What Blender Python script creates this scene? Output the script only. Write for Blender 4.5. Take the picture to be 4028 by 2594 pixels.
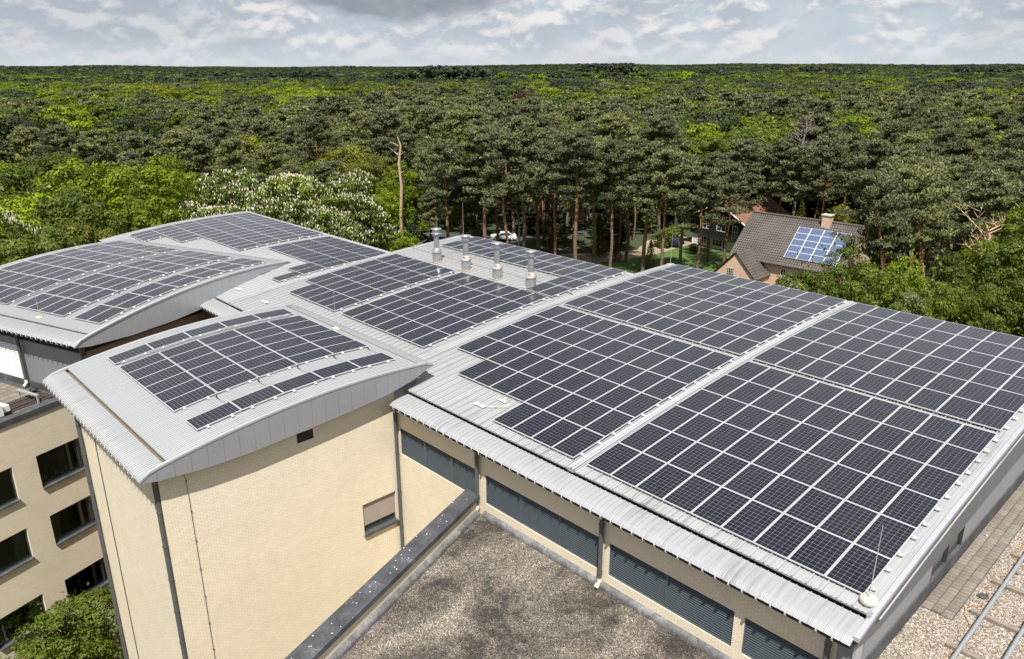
import bpy, math, random
import numpy as np
from mathutils import Vector, Matrix

for _o in list(bpy.data.objects):
    bpy.data.objects.remove(_o)

# ------------------------------------------------------------------ camera, sky, sun, exposure
# World axes: x along the hall's eave, y across the hall, z up.  The camera hangs H metres above the ground at x = y = 0.
H = 28.0
PHI = math.radians(19.7424)          # the wings on the left are turned by this angle
scene = bpy.context.scene
C = scene.collection
scene.render.engine = 'CYCLES'
scene.view_settings.view_transform = 'Standard'
scene.view_settings.look = 'None'
scene.view_settings.exposure = 0.65
scene.view_settings.gamma = 1.0
scene.view_settings.use_curve_mapping = False
scene.cycles.use_denoising = True
scene.cycles.max_bounces = 6
scene.cycles.diffuse_bounces = 3
scene.cycles.glossy_bounces = 3
scene.cycles.transmission_bounces = 4
scene.cycles.transparent_max_bounces = 6
scene.cycles.volume_bounces = 0
scene.cycles.caustics_reflective = False
scene.cycles.caustics_refractive = False

cam_data = bpy.data.cameras.new('camera')
cam_data.sensor_width = 36.0
cam_data.lens = 26.9127
cam_data.clip_start = 0.3
cam_data.clip_end = 40000.0
cam = bpy.data.objects.new('camera', cam_data)
C.objects.link(cam)
_r = Vector((0.68794887, 0.72575218, -0.00318136))
_u = Vector((-0.23465955, 0.22658027, 0.94530222))
_f = Vector((-0.68677598, 0.64957305, -0.32618032))
cam.matrix_world = Matrix(((_r.x, _u.x, -_f.x, 0), (_r.y, _u.y, -_f.y, 0), (_r.z, _u.z, -_f.z, H), (0, 0, 0, 1)))
scene.camera = cam

SUN = Vector((0.41, -0.40, 1.0)).normalized()        # towards the sun
SUN_EL = math.asin(SUN.z)
world = bpy.data.worlds.new('World')
scene.world = world
world.use_nodes = True
SKY_STRENGTH = 0.1
SKY_W = 5.4                          # radiance of a sunlit cloud in this world's units


def build_world():
    nt = world.node_tree
    nt.nodes.clear()
    N = nt.nodes.new
    L = nt.links.new

    def math_(op, a, b=None, clamp=False):
        n = N('ShaderNodeMath'); n.operation = op; n.use_clamp = clamp
        for i, v in enumerate((a, b)):
            if v is None:
                continue
            if isinstance(v, (int, float)):
                n.inputs[i].default_value = v
            else:
                L(v, n.inputs[i])
        return n.outputs[0]

    def ramp(v, stops, interp='LINEAR'):
        n = N('ShaderNodeValToRGB'); n.color_ramp.interpolation = interp
        e = n.color_ramp.elements
        while len(e) > 1:
            e.remove(e[-1])
        e[0].position = stops[0][0]; e[0].color = stops[0][1]
        for p, c in stops[1:]:
            x = e.new(p); x.color = c
        L(v, n.inputs[0])
        return n

    def mix(f, a, b):
        n = N('ShaderNodeMix'); n.data_type = 'RGBA'
        L(f, n.inputs[0])
        for i, v in ((6, a), (7, b)):
            if isinstance(v, tuple):
                n.inputs[i].default_value = v
            else:
                L(v, n.inputs[i])
        return n.outputs[2]

    sky = N('ShaderNodeTexSky')
    sky.sky_type = 'NISHITA'
    sky.sun_disc = False
    sky.sun_elevation = SUN_EL
    sky.sun_rotation = math.atan2(SUN.x, SUN.y)
    sky.altitude = 30
    sky.air_density = 1.0
    sky.dust_density = 2.0
    sky.ozone_density = 1.0
    tc = N('ShaderNodeTexCoord')
    sep = N('ShaderNodeSeparateXYZ'); L(tc.outputs['Generated'], sep.inputs[0])
    x, y, z = sep.outputs
    zz = math_('MAXIMUM', z, 0.0)
    # cumulus bank seen from the side: lumps a little wider than tall
    comb = N('ShaderNodeCombineXYZ')
    L(x, comb.inputs[0]); L(y, comb.inputs[1]); L(math_('MULTIPLY', zz, 1.9), comb.inputs[2])

    def noise(vec, scale, detail, rough, off, dist=0.0):
        mp = N('ShaderNodeMapping'); mp.inputs['Location'].default_value = off
        L(vec, mp.inputs['Vector'])
        n = N('ShaderNodeTexNoise'); n.inputs['Scale'].default_value = scale
        n.inputs['Detail'].default_value = detail; n.inputs['Roughness'].default_value = rough
        n.inputs['Distortion'].default_value = dist
        L(mp.outputs[0], n.inputs['Vector'])
        return n.outputs['Fac']

    V = comb.outputs[0]
    big = noise(V, 5.0, 3, 0.5, (2.1, 5.7, 0.3))
    puff = noise(V, 15.0, 9, 0.55, (1.3, 4.2, 0.4), 0.2)
    above = noise(V, 15.0, 9, 0.55, (1.3, 4.2, 0.418), 0.2)
    wisp = noise(V, 30.0, 8, 0.6, (4.0, 1.2, 2.4), 0.3)
    # sunlit tops: where the cloud thins upward
    lit = math_('ADD', math_('MULTIPLY', math_('SUBTRACT', puff, above), 8.0), 0.34, True)
    dens = math_('ADD', math_('MULTIPLY', big, 0.45), math_('MULTIPLY', puff, 0.55))
    cover = ramp(dens, [(0.39, (0, 0, 0, 1)), (0.50, (1, 1, 1, 1))], 'EASE').outputs[0]
    thick = ramp(big, [(0.45, (0, 0, 0, 1)), (0.66, (1, 1, 1, 1))], 'EASE').outputs[0]
    bright = (SKY_W * 1.02, SKY_W * 1.0, SKY_W * 0.985, 1)
    grey = (SKY_W * 0.57, SKY_W * 0.63, SKY_W * 0.715, 1)
    slate = (SKY_W * 0.42, SKY_W * 0.48, SKY_W * 0.56, 1)
    body = mix(lit, grey, bright)
    body = mix(math_('MULTIPLY', thick, 0.45), body, slate)
    veil = mix(wisp, (SKY_W * 0.50, SKY_W * 0.62, SKY_W * 0.76, 1), (SKY_W * 0.80, SKY_W * 0.84, SKY_W * 0.88, 1))
    clear = mix(math_('SUBTRACT', 1.0, math_('MULTIPLY', zz, 0.8, True)), sky.outputs[0], veil)
    col = mix(cover, clear, body)
    # one heavy dark cloud base hangs over the view ahead and runs on overhead
    side = math_('ADD', math_('MULTIPLY', x, 0.6879), math_('MULTIPLY', y, 0.7257))
    ga = math_('DIVIDE', math_('ADD', side, 0.13), 0.19)
    gauss = math_('POWER', 2.718, math_('MULTIPLY', math_('MULTIPLY', ga, ga), -1.0))
    wav = math_('ADD', zz, math_('MULTIPLY', math_('SUBTRACT', puff, 0.5), 0.06))
    wav = math_('ADD', wav, math_('MULTIPLY', math_('SUBTRACT', gauss, 1.0), 0.05))
    darkm = ramp(wav, [(0.044, (0, 0, 0, 1)), (0.066, (1, 1, 1, 1))], 'EASE').outputs[0]
    darkm = math_('MULTIPLY', darkm, gauss)
    dcol = mix(wisp, (SKY_W * 0.22, SKY_W * 0.27, SKY_W * 0.335, 1), (SKY_W * 0.50, SKY_W * 0.54, SKY_W * 0.60, 1))
    darkm = math_('MULTIPLY', darkm, 1.25, True)
    col = mix(math_('MULTIPLY', darkm, 0.95), col, dcol)
    # haze towards the horizon
    hz = ramp(zz, [(0.0, (1, 1, 1, 1)), (0.012, (0.66, 0.66, 0.66, 1)), (0.034, (0.2, 0.2, 0.2, 1)), (0.07, (0, 0, 0, 1))]).outputs[0]
    col = mix(math_('MULTIPLY', hz, 0.85), col, (SKY_W * 0.765, SKY_W * 0.82, SKY_W * 0.875, 1))
    # below the horizon only the dim ground glow counts
    bg = N('ShaderNodeBackground'); bg.inputs['Strength'].default_value = SKY_STRENGTH
    L(col, bg.inputs['Color'])
    out = N('ShaderNodeOutputWorld'); L(bg.outputs[0], out.inputs['Surface'])


build_world()
sun_data = bpy.data.lights.new('sun', 'SUN')
sun_data.energy = 4.6
sun_data.angle = math.radians(0.6)
sun_data.color = (1.0, 0.965, 0.91)
sun = bpy.data.objects.new('sun', sun_data)
sun.rotation_euler = SUN.to_track_quat('Z', 'Y').to_euler()
C.objects.link(sun)

# ------------------------------------------------------------------ helpers
RND = random.Random(7)


def F2(q, p, z=0.0):
    """frame of the turned wings -> world"""
    c, s = math.cos(PHI), math.sin(PHI)
    return (c * q - s * p, s * q + c * p, z)


def CW(X, Y, z=0.0):
    """metres to the right of / ahead of the camera -> world"""
    return (0.6879 * X - 0.7265 * Y, 0.7257 * X + 0.6871 * Y, z)


class MB:
    """collects boxes, tubes, prisms ... of ONE mesh"""
    def __init__(self):
        self.v = []; self.f = []; self.m = []; self.sm = []

    def add(self, verts, faces, mi=0, smooth=False):
        o = len(self.v)
        self.v += [tuple(map(float, p)) for p in verts]
        for f in faces:
            self.f.append(tuple(o + i for i in f)); self.m.append(mi); self.sm.append(smooth)
        return self

    def box(self, a, b, mi=0):
        x0, y0, z0 = a; x1, y1, z1 = b
        return self.add([(x0, y0, z0), (x1, y0, z0), (x1, y1, z0), (x0, y1, z0), (x0, y0, z1), (x1, y0, z1), (x1, y1, z1), (x0, y1, z1)],
                        [(3, 2, 1, 0), (4, 5, 6, 7), (0, 1, 5, 4), (1, 2, 6, 5), (2, 3, 7, 6), (3, 0, 4, 7)], mi)

    def prism_x(self, prof, x0, x1, mi=0, smooth=False):
        """closed (y, z) outline, counter-clockwise seen from +x, pulled along x"""
        n = len(prof)
        vs = [(x0, p[0], p[1]) for p in prof] + [(x1, p[0], p[1]) for p in prof]
        fs = [(i, (i + 1) % n, n + (i + 1) % n, n + i)[::-1] for i in range(n)]
        self.add(vs, fs, mi, smooth)
        return self.add(vs, [tuple(range(n))[::-1], tuple(range(n, 2 * n))], mi)

    def prism_z(self, prof, z0, z1, mi=0):
        n = len(prof)
        vs = [(p[0], p[1], z0) for p in prof] + [(p[0], p[1], z1) for p in prof]
        return self.add(vs, [(i, (i + 1) % n, n + (i + 1) % n, n + i) for i in range(n)] + [tuple(range(n))[::-1], tuple(range(n, 2 * n))], mi)

    def tube(self, path, r, n=8, mi=0, caps=True, smooth=True):
        path = [Vector(p) for p in path]
        rr = r if isinstance(r, (list, tuple)) else [r] * len(path)
        rings = []
        for i, p in enumerate(path):
            d = (path[min(i + 1, len(path) - 1)] - path[max(i - 1, 0)]).normalized()
            a = Vector((0, 0, 1)) if abs(d.z) < 0.9 else Vector((1, 0, 0))
            u = d.cross(a).normalized(); w = d.cross(u)
            rings.append([p + (u * math.cos(2 * math.pi * k / n) + w * math.sin(2 * math.pi * k / n)) * rr[i] for k in range(n)])
        vs = [q for g in rings for q in g]
        fs = []
        for i in range(len(path) - 1):
            for k in range(n):
                fs.append((i * n + k, (i + 1) * n + k, (i + 1) * n + (k + 1) % n, i * n + (k + 1) % n))
        self.add(vs, fs, mi, smooth)
        if caps:
            self.add(rings[0], [tuple(range(n))], mi)
            self.add(rings[-1], [tuple(range(n))[::-1]], mi)
        return self

    def lathe(self, prof, c=(0, 0, 0), n=20, mi=0, smooth=True):
        """(radius, z) outline turned about z"""
        vs = []
        for r, z in prof:
            vs += [(c[0] + r * math.cos(2 * math.pi * k / n), c[1] + r * math.sin(2 * math.pi * k / n), c[2] + z) for k in range(n)]
        fs = []
        for i in range(len(prof) - 1):
            for k in range(n):
                fs.append((i * n + k, i * n + (k + 1) % n, (i + 1) * n + (k + 1) % n, (i + 1) * n + k))
        self.add(vs, fs, mi, smooth)
        if prof[0][0] > 1e-4:
            self.add(vs[:n], [tuple(range(n))[::-1]], mi)
        if prof[-1][0] > 1e-4:
            self.add(vs[-n:], [tuple(range(n))], mi)
        return self

    def xf(self, rotz=0.0, loc=(0, 0, 0)):
        c, s = math.cos(rotz), math.sin(rotz)
        self.v = [(c * x - s * y + loc[0], s * x + c * y + loc[1], z + loc[2]) for x, y, z in self.v]
        return self

    def mesh(self, name, mats, shift=(0, 0, 0)):
        me = bpy.data.meshes.new(name)
        sx, sy, sz = shift
        me.from_pydata([(x - sx, y - sy, z - sz) for x, y, z in self.v], [], self.f)
        for m in (mats if isinstance(mats, (list, tuple)) else [mats]):
            me.materials.append(m)
        me.polygons.foreach_set('material_index', self.m)
        me.polygons.foreach_set('use_smooth', self.sm)
        me.update()
        return me


def tag(o, label=None, cat=None, group=None, kind=None):
    for k_, v_ in (('label', label), ('category', cat), ('group', group), ('kind', kind)):
        if v_:
            o[k_] = v_
    return o


class Thing:
    """an Empty at the thing's base; parts are given in the same axes (world, or the turned frame with rot=PHI)"""
    def __init__(self, name, loc, label, cat, group=None, rot=0.0, turned=False):
        o = bpy.data.objects.new(name, None)
        o.empty_display_size = 0.3
        self.o = o
        self.loc = tuple(loc)
        if turned:
            o.location = F2(*loc); o.rotation_euler = (0, 0, PHI)
        else:
            o.location = loc; o.rotation_euler = (0, 0, rot)
        C.objects.link(o)
        tag(o, label, cat, group)

    def part(self, name, mb, mats, parent=None, local=False, label=None):
        me = mb.mesh(name, mats, (0, 0, 0) if local else self.loc)
        o = bpy.data.objects.new(name, me)
        C.objects.link(o)
        o.parent = parent or self.o
        if label:
            o['label'] = label
        return o

    def inst(self, name, me, loc, rot=(0, 0, 0), parent=None, local=False, scale=None):
        o = bpy.data.objects.new(name, me)
        C.objects.link(o)
        o.parent = parent or self.o
        o.location = loc if local else (loc[0] - self.loc[0], loc[1] - self.loc[1], loc[2] - self.loc[2])
        o.rotation_euler = rot
        if scale:
            o.scale = scale
        return o


def single(name, mb, mats, loc, label, cat, group=None, kind=None, turned=False, local=False):
    me = mb.mesh(name, mats, (0, 0, 0) if local else loc)
    o = bpy.data.objects.new(name, me)
    C.objects.link(o)
    if turned:
        o.location = F2(*loc); o.rotation_euler = (0, 0, PHI)
    else:
        o.location = loc
    return tag(o, label, cat, group, kind)


# ------------------------------------------------------------------ materials
class NT:
    def __init__(self, name):
        self.mat = bpy.data.materials.new(name)
        self.mat.use_nodes = True
        self.t = self.mat.node_tree
        self.b = self.t.nodes['Principled BSDF']

    def n(self, kind, **kw):
        x = self.t.nodes.new(kind)
        for k_, v_ in kw.items():
            setattr(x, k_, v_)
        return x

    def l(self, a, b):
        self.t.links.new(a, b)

    def set(self, **kw):
        for k_, v_ in kw.items():
            self.b.inputs[k_.replace('_', ' ')].default_value = v_
        return self

    def coord(self, which='Object'):
        return self.n('ShaderNodeTexCoord').outputs[which]

    def noise(self, vec, scale, detail=3, rough=0.55, dist=0.0):
        x = self.n('ShaderNodeTexNoise')
        x.inputs['Scale'].default_value = scale
        x.inputs['Detail'].default_value = detail
        x.inputs['Roughness'].default_value = rough
        x.inputs['Distortion'].default_value = dist
        if vec is not None:
            self.l(vec, x.inputs['Vector'])
        return x.outputs['Fac']

    def map(self, vec, scale=(1, 1, 1), loc=(0, 0, 0), rot=(0, 0, 0)):
        x = self.n('ShaderNodeMapping')
        x.inputs['Scale'].default_value = scale
        x.inputs['Location'].default_value = loc
        x.inputs['Rotation'].default_value = rot
        self.l(vec, x.inputs['Vector'])
        return x.outputs[0]

    def ramp(self, v, stops, interp='LINEAR'):
        x = self.n('ShaderNodeValToRGB')
        x.color_ramp.interpolation = interp
        e = x.color_ramp.elements
        while len(e) > 1:
            e.remove(e[-1])
        e[0].position = stops[0][0]; e[0].color = (*stops[0][1], 1) if not isinstance(stops[0][1], (int, float)) else (stops[0][1],) * 3 + (1,)
        for p, c in stops[1:]:
            y = e.new(p); y.color = (*c, 1) if not isinstance(c, (int, float)) else (c,) * 3 + (1,)
        self.l(v, x.inputs[0])
        return x.outputs[0]

    def m(self, op, a, b=None, clamp=False):
        x = self.n('ShaderNodeMath', operation=op, use_clamp=clamp)
        for i, v in enumerate((a, b)):
            if v is None:
                continue
            if isinstance(v, (int, float)):
                x.inputs[i].default_value = v
            else:
                self.l(v, x.inputs[i])
        return x.outputs[0]

    def mix(self, f, a, b, mode='MIX'):
        x = self.n('ShaderNodeMix', data_type='RGBA', blend_type=mode)
        for i, v in ((0, f), (6, a), (7, b)):
            if isinstance(v, (int, float)) and i == 0:
                x.inputs[0].default_value = v
            elif isinstance(v, tuple):
                x.inputs[i].default_value = (*v, 1) if len(v) == 3 else v
            else:
                self.l(v, x.inputs[i])
        return x.outputs[2]

    def bump(self, h, strength=0.3, dist=0.02):
        x = self.n('ShaderNodeBump')
        x.inputs['Strength'].default_value = strength
        x.inputs['Distance'].default_value = dist
        self.l(h, x.inputs['Height'])
        self.l(x.outputs[0], self.b.inputs['Normal'])

    def base(self, c):
        self.l(c, self.b.inputs['Base Color'])


def plain(name, col, rough=0.6, metal=0.0, var=0.12, scale=3.0, spec=0.5, coord='Object'):
    """a colour with mottled wear, so that no surface is flat"""
    t = NT(name)
    t.set(Roughness=rough, Metallic=metal)
    t.b.inputs['Specular IOR Level'].default_value = spec
    v = t.coord(coord)
    n1 = t.noise(v, scale, 5, 0.6)
    n2 = t.noise(v, scale * 9, 3, 0.5)
    f = t.m('ADD', t.m('MULTIPLY', n1, 0.7), t.m('MULTIPLY', n2, 0.3))
    lo = tuple(c * (1 - var) for c in col); hi = tuple(min(1, c * (1 + var)) for c in col)
    t.base(t.ramp(f, [(0.32, lo), (0.68, hi)]))
    return t.mat


MAT = {}


def mats_build():
    # painted sheet metal of the roofs: pale grey, dirt running along the seams
    def sheet(name, col, dirt, amount):
        t = NT(name)
        v = t.coord()
        st = t.noise(t.map(v, (2.6, 0.16, 0.16)), 1.6, 5, 0.62)
        bl = t.noise(v, 0.35, 4, 0.6)
        fi = t.noise(v, 9.0, 4, 0.6)
        f = t.m('ADD', t.m('MULTIPLY', st, 0.55), t.m('ADD', t.m('MULTIPLY', bl, 0.33), t.m('MULTIPLY', fi, 0.12)))
        c = t.ramp(f, [(0.36, tuple(x * 1.06 for x in col)), (0.52, col), (0.66, dirt)])
        t.base(t.mix(amount, col, c))
        t.set(Roughness=0.5, Metallic=0.25)
        t.l(t.ramp(fi, [(0.3, 0.42), (0.7, 0.6)]), t.b.inputs['Roughness'])
        return t.mat
    MAT['roof'] = sheet('roof_sheet_metal', (0.40, 0.405, 0.41), (0.19, 0.18, 0.165), 1.0)
    MAT['roof_clean'] = sheet('roof_sheet_clean', (0.45, 0.455, 0.465), (0.33, 0.33, 0.325), 1.0)
    MAT['band'] = sheet('eave_band_metal', (0.37, 0.375, 0.385), (0.24, 0.235, 0.23), 1.0)
    MAT['fascia'] = plain('fascia_metal', (0.28, 0.28, 0.30), 0.5, 0.2, 0.05, 0.8)
    MAT['fascia_light'] = plain('fascia_metal_light', (0.40, 0.415, 0.43), 0.45, 0.25, 0.05, 0.8)
    MAT['fascia_dark'] = plain('fascia_metal_dark', (0.14, 0.14, 0.148), 0.5, 0.15, 0.06, 0.8)
    MAT['clad'] = plain('cladding_grey', (0.235, 0.235, 0.25), 0.5, 0.15, 0.06, 1.0)
    MAT['coping_metal'] = plain('coping_metal', (0.46, 0.465, 0.49), 0.4, 0.3, 0.05, 1.5)
    MAT['alu'] = plain('aluminium', (0.66, 0.665, 0.67), 0.38, 0.55, 0.06, 4.0)
    MAT['frame'] = plain('panel_frame', (0.62, 0.625, 0.63), 0.35, 0.25, 0.04, 6.0)
    MAT['clamp'] = plain('clamp_metal', (0.70, 0.70, 0.69), 0.45, 0.2, 0.08, 9.0)
    MAT['black'] = plain('shadow_gap_black', (0.018, 0.018, 0.02), 0.8, 0, 0.3, 6.0)
    MAT['rubber'] = plain('black_rubber', (0.022, 0.022, 0.024), 0.6, 0, 0.2, 6.0)
    MAT['pipe_dark'] = plain('downpipe_grey', (0.10, 0.105, 0.11), 0.5, 0.2, 0.12, 4.0)
    MAT['pipe_brown'] = plain('insulated_pipe', (0.075, 0.055, 0.05), 0.55, 0, 0.25, 5.0)
    MAT['pipe_cream'] = plain('cream_plastic', (0.66, 0.60, 0.47), 0.5, 0, 0.1, 6.0)
    MAT['louvre'] = plain('louvre_blue_grey', (0.095, 0.118, 0.135), 0.45, 0.2, 0.12, 3.0)
    MAT['white'] = plain('white_paint', (0.78, 0.78, 0.77), 0.45, 0, 0.05, 3.0)
    MAT['concrete'] = plain('concrete', (0.46, 0.43, 0.38), 0.85, 0, 0.18, 5.0)
    MAT['timber'] = plain('weathered_timber', (0.23, 0.19, 0.16), 0.85, 0, 0.3, 7.0)
    MAT['galv'] = plain('galvanised_tube', (0.40, 0.42, 0.44), 0.42, 0.5, 0.16, 5.0)
    MAT['orange'] = plain('orange_cable', (0.45, 0.18, 0.06), 0.5, 0, 0.1, 5.0)
    MAT['dark_frame'] = plain('window_frame_dark', (0.045, 0.055, 0.06), 0.4, 0.1, 0.12, 4.0)
    MAT['sill_light'] = plain('inner_sill_pale', (0.50, 0.56, 0.52), 0.5, 0, 0.05, 2.0)
    MAT['blind'] = plain('sun_blind_taupe', (0.33, 0.275, 0.235), 0.8, 0, 0.05, 2.0)
    MAT['blind_olive'] = plain('blind_olive', (0.16, 0.13, 0.055), 0.8, 0, 0.07, 2.0)
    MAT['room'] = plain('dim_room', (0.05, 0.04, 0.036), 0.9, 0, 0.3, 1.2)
    MAT['curtain'] = plain('curtain_pale', (0.42, 0.42, 0.40), 0.9, 0, 0.12, 5.0)
    MAT['teal'] = plain('teal_box', (0.03, 0.20, 0.20), 0.5, 0, 0.15, 4.0)
    MAT['silt'] = plain('gutter_silt', (0.16, 0.13, 0.09), 0.95, 0, 0.35, 9.0)
    MAT['bitumen'] = None
    # dark felt with pale flakes
    t = NT('bitumen_felt')
    v = t.coord()
    n1 = t.noise(v, 1.3, 5, 0.6); n2 = t.noise(v, 14.0, 4, 0.65)
    t.base(t.ramp(t.m('ADD', t.m('MULTIPLY', n1, 0.6), t.m('MULTIPLY', n2, 0.4)), [(0.36, (0.035, 0.036, 0.04)), (0.56, (0.075, 0.077, 0.083)), (0.70, (0.17, 0.18, 0.19))]))
    t.set(Roughness=0.75); t.bump(n2, 0.4, 0.01)
    MAT['bitumen'] = t.mat
    # lead / old felt upstand, pale grey mottled
    t = NT('lead_upstand')
    v = t.coord()
    n1 = t.noise(v, 2.2, 6, 0.65, 0.4); n2 = t.noise(v, 18.0, 4, 0.6)
    t.base(t.ramp(t.m('ADD', t.m('MULTIPLY', n1, 0.65), t.m('MULTIPLY', n2, 0.35)), [(0.36, (0.07, 0.068, 0.068)), (0.52, (0.15, 0.147, 0.15)), (0.68, (0.29, 0.285, 0.29))]))
    t.set(Roughness=0.7); t.bump(n1, 0.6, 0.04)
    MAT['lead'] = t.mat

    # cream brick: courses along the wall, u from whichever axis the wall runs along
    def brick(name, c1, c2, mortar, bw=0.21, bh=0.065, mott=0.25, bump=0.16):
        t = NT(name)
        tc = t.n('ShaderNodeTexCoord')
        sp = t.n('ShaderNodeSeparateXYZ'); t.l(tc.outputs['Object'], sp.inputs[0])
        sn = t.n('ShaderNodeSeparateXYZ'); t.l(tc.outputs['Normal'], sn.inputs[0])
        ax = t.m('GREATER_THAN', t.m('ABSOLUTE', sn.outputs[0]), 0.7)
        u = t.m('ADD', t.m('MULTIPLY', sp.outputs[1], ax), t.m('MULTIPLY', sp.outputs[0], t.m('SUBTRACT', 1.0, ax)))
        cb = t.n('ShaderNodeCombineXYZ'); t.l(u, cb.inputs[0]); t.l(sp.outputs[2], cb.inputs[1])
        b = t.n('ShaderNodeTexBrick')
        b.offset = 0.5
        b.inputs['Scale'].default_value = 1.0
        b.inputs['Brick Width'].default_value = bw
        b.inputs['Row Height'].default_value = bh
        b.inputs['Mortar Size'].default_value = 0.006
        b.inputs['Mortar Smooth'].default_value = 0.2
        b.inputs['Bias'].default_value = 0.0
        b.inputs['Color1'].default_value = (*c1, 1); b.inputs['Color2'].default_value = (*c2, 1); b.inputs['Mortar'].default_value = (*mortar, 1)
        t.l(cb.outputs[0], b.inputs['Vector'])
        n1 = t.noise(tc.outputs['Object'], 0.6, 5, 0.6); n2 = t.noise(tc.outputs['Object'], 22.0, 3, 0.5)
        w = t.ramp(t.m('ADD', t.m('MULTIPLY', n1, 0.6), t.m('MULTIPLY', n2, 0.4)), [(0.3, 1.0 - mott), (0.7, 1.0 + 0.0)])
        t.base(t.mix(1.0, b.outputs['Color'], w, 'MULTIPLY'))
        t.set(Roughness=0.85)
        t.bump(t.m('SUBTRACT', 1.0, b.outputs['Fac']), bump, 0.008)
        return t.mat
    MAT['brick'] = brick('cream_brick', (0.82, 0.72, 0.555), (0.755, 0.655, 0.495), (0.54, 0.455, 0.34), 0.21, 0.068, 0.10)
    MAT['brick_brown'] = brick('brown_brick', (0.36, 0.25, 0.15), (0.29, 0.20, 0.12), (0.22, 0.17, 0.12), 0.21, 0.068, 0.2)
    MAT['brick_pink'] = brick('pink_brick', (0.74, 0.49, 0.36), (0.62, 0.40, 0.28), (0.66, 0.56, 0.46), 0.30, 0.11, 0.2)
    MAT['brick_red'] = brick('red_brick', (0.20, 0.10, 0.08), (0.15, 0.075, 0.06), (0.18, 0.14, 0.12), 0.3, 0.1, 0.2)
    # washed gravel with moss-dark patches; the loose pebbles share the patches
    def patches(t):
        v = t.n('ShaderNodeNewGeometry').outputs['Position']
        p1 = t.noise(t.map(v, (1.0, 0.75, 1.0), (3.0, 0.0, 0.0), (0, 0, 0.5)), 0.40, 5, 0.62, 0.6); p2 = t.noise(v, 2.4, 4, 0.6)
        return t.ramp(t.m('ADD', t.m('MULTIPLY', p1, 0.75), t.m('MULTIPLY', p2, 0.25)), [(0.40, 1.0), (0.50, 0.62), (0.60, 0.22)])

    def gravel(name, k, mossy):
        t = NT(name)
        v = t.coord()
        vo = t.n('ShaderNodeTexVoronoi'); vo.inputs['Scale'].default_value = 34.0; t.l(v, vo.inputs['Vector'])
        cs = t.n('ShaderNodeSeparateColor'); t.l(vo.outputs['Color'], cs.inputs[0])
        pal = t.ramp(cs.outputs[0], [(p, tuple(x * k for x in c)) for p, c in ((0.0, (0.07, 0.058, 0.048)), (0.3, (0.17, 0.14, 0.112)), (0.6, (0.29, 0.24, 0.19)), (0.85, (0.42, 0.365, 0.30)), (1.0, (0.66, 0.61, 0.54)))])
        t.base(t.mix(1.0, pal, patches(t), 'MULTIPLY') if mossy else pal)
        t.set(Roughness=0.9); t.bump(t.m('SUBTRACT', 1.0, vo.outputs['Distance']), 1.0, 0.03)
        return t.mat

    def pebble(name, k, mossy):
        t = NT(name)
        at = t.n('ShaderNodeAttribute', attribute_name='tint')
        pal = t.ramp(at.outputs['Fac'], [(p, tuple(x * k for x in c)) for p, c in ((0.0, (0.075, 0.062, 0.052)), (0.35, (0.19, 0.155, 0.122)), (0.7, (0.33, 0.28, 0.22)), (1.0, (0.70, 0.65, 0.58)))])
        t.base(t.mix(1.0, pal, patches(t), 'MULTIPLY') if mossy else pal)
        t.set(Roughness=0.8)
        return t.mat
    MAT['gravel'] = gravel('roof_gravel', 0.85, True)
    MAT['gravel_pale'] = gravel('pale_gravel', 1.1, False)
    MAT['pebble'] = pebble('pebble_stone', 0.9, True)
    MAT['pebble_pale'] = pebble('pale_pebble', 1.15, False)
    # solar cells under glass, 6 by 10, pale busbars and cut corners; local panel axes
    t = NT('solar_cells')
    sp = t.n('ShaderNodeSeparateXYZ'); t.l(t.coord(), sp.inputs[0])
    cw, ch = 0.1565, 0.1595
    def cell(o, w, off):
        a = t.m('ADD', t.m('DIVIDE', o, w), off)
        fr = t.m('FRACT', a)
        return t.m('ABSOLUTE', t.m('SUBTRACT', fr, 0.5)), t.m('FLOOR', a)
    dx, ix = cell(sp.outputs[0], cw, 3.0)
    dy, iy = cell(sp.outputs[1], ch, 5.0)
    line = t.m('MAXIMUM', t.m('GREATER_THAN', dx, 0.486), t.m('GREATER_THAN', dy, 0.482))
    corner = t.m('GREATER_THAN', t.m('ADD', dx, dy), 0.925)
    edge = t.m('MAXIMUM', t.m('GREATER_THAN', t.m('ABSOLUTE', sp.outputs[0]), cw * 3.0), t.m('GREATER_THAN', t.m('ABSOLUTE', sp.outputs[1]), ch * 5.0))
    white = t.m('MAXIMUM', t.m('MAXIMUM', line, corner), edge)
    bus = t.m('GREATER_THAN', t.m('ABSOLUTE', t.m('SUBTRACT', t.m('FRACT', t.m('MULTIPLY', t.m('ADD', t.m('DIVIDE', sp.outputs[0], cw), 3.0), 4.0)), 0.5)), 0.47)
    oi = t.n('ShaderNodeObjectInfo')
    wn = t.n('ShaderNodeTexWhiteNoise', noise_dimensions='3D')
    cb = t.n('ShaderNodeCombineXYZ'); t.l(ix, cb.inputs[0]); t.l(iy, cb.inputs[1]); t.l(oi.outputs['Random'], cb.inputs[2]); t.l(cb.outputs[0], wn.inputs['Vector'])
    tone = t.m('ADD', t.m('MULTIPLY', wn.outputs['Value'], 0.35), t.m('MULTIPLY', oi.outputs['Random'], 0.65))
    dk = t.ramp(tone, [(0.0, (0.005, 0.006, 0.013)), (0.5, (0.007, 0.0075, 0.015)), (1.0, (0.010, 0.009, 0.015))])
    dk = t.mix(t.m('MULTIPLY', bus, 0.3), dk, (0.10, 0.10, 0.11))
    t.base(t.mix(white, dk, (0.25, 0.255, 0.27)))
    dust = t.noise(t.coord('Generated'), 3.0, 4, 0.6)
    t.l(t.ramp(dust, [(0.3, 0.09), (0.7, 0.2)]), t.b.inputs['Roughness'])
    t.b.inputs['Specular IOR Level'].default_value = 0.44
    MAT['cells'] = t.mat
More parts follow.
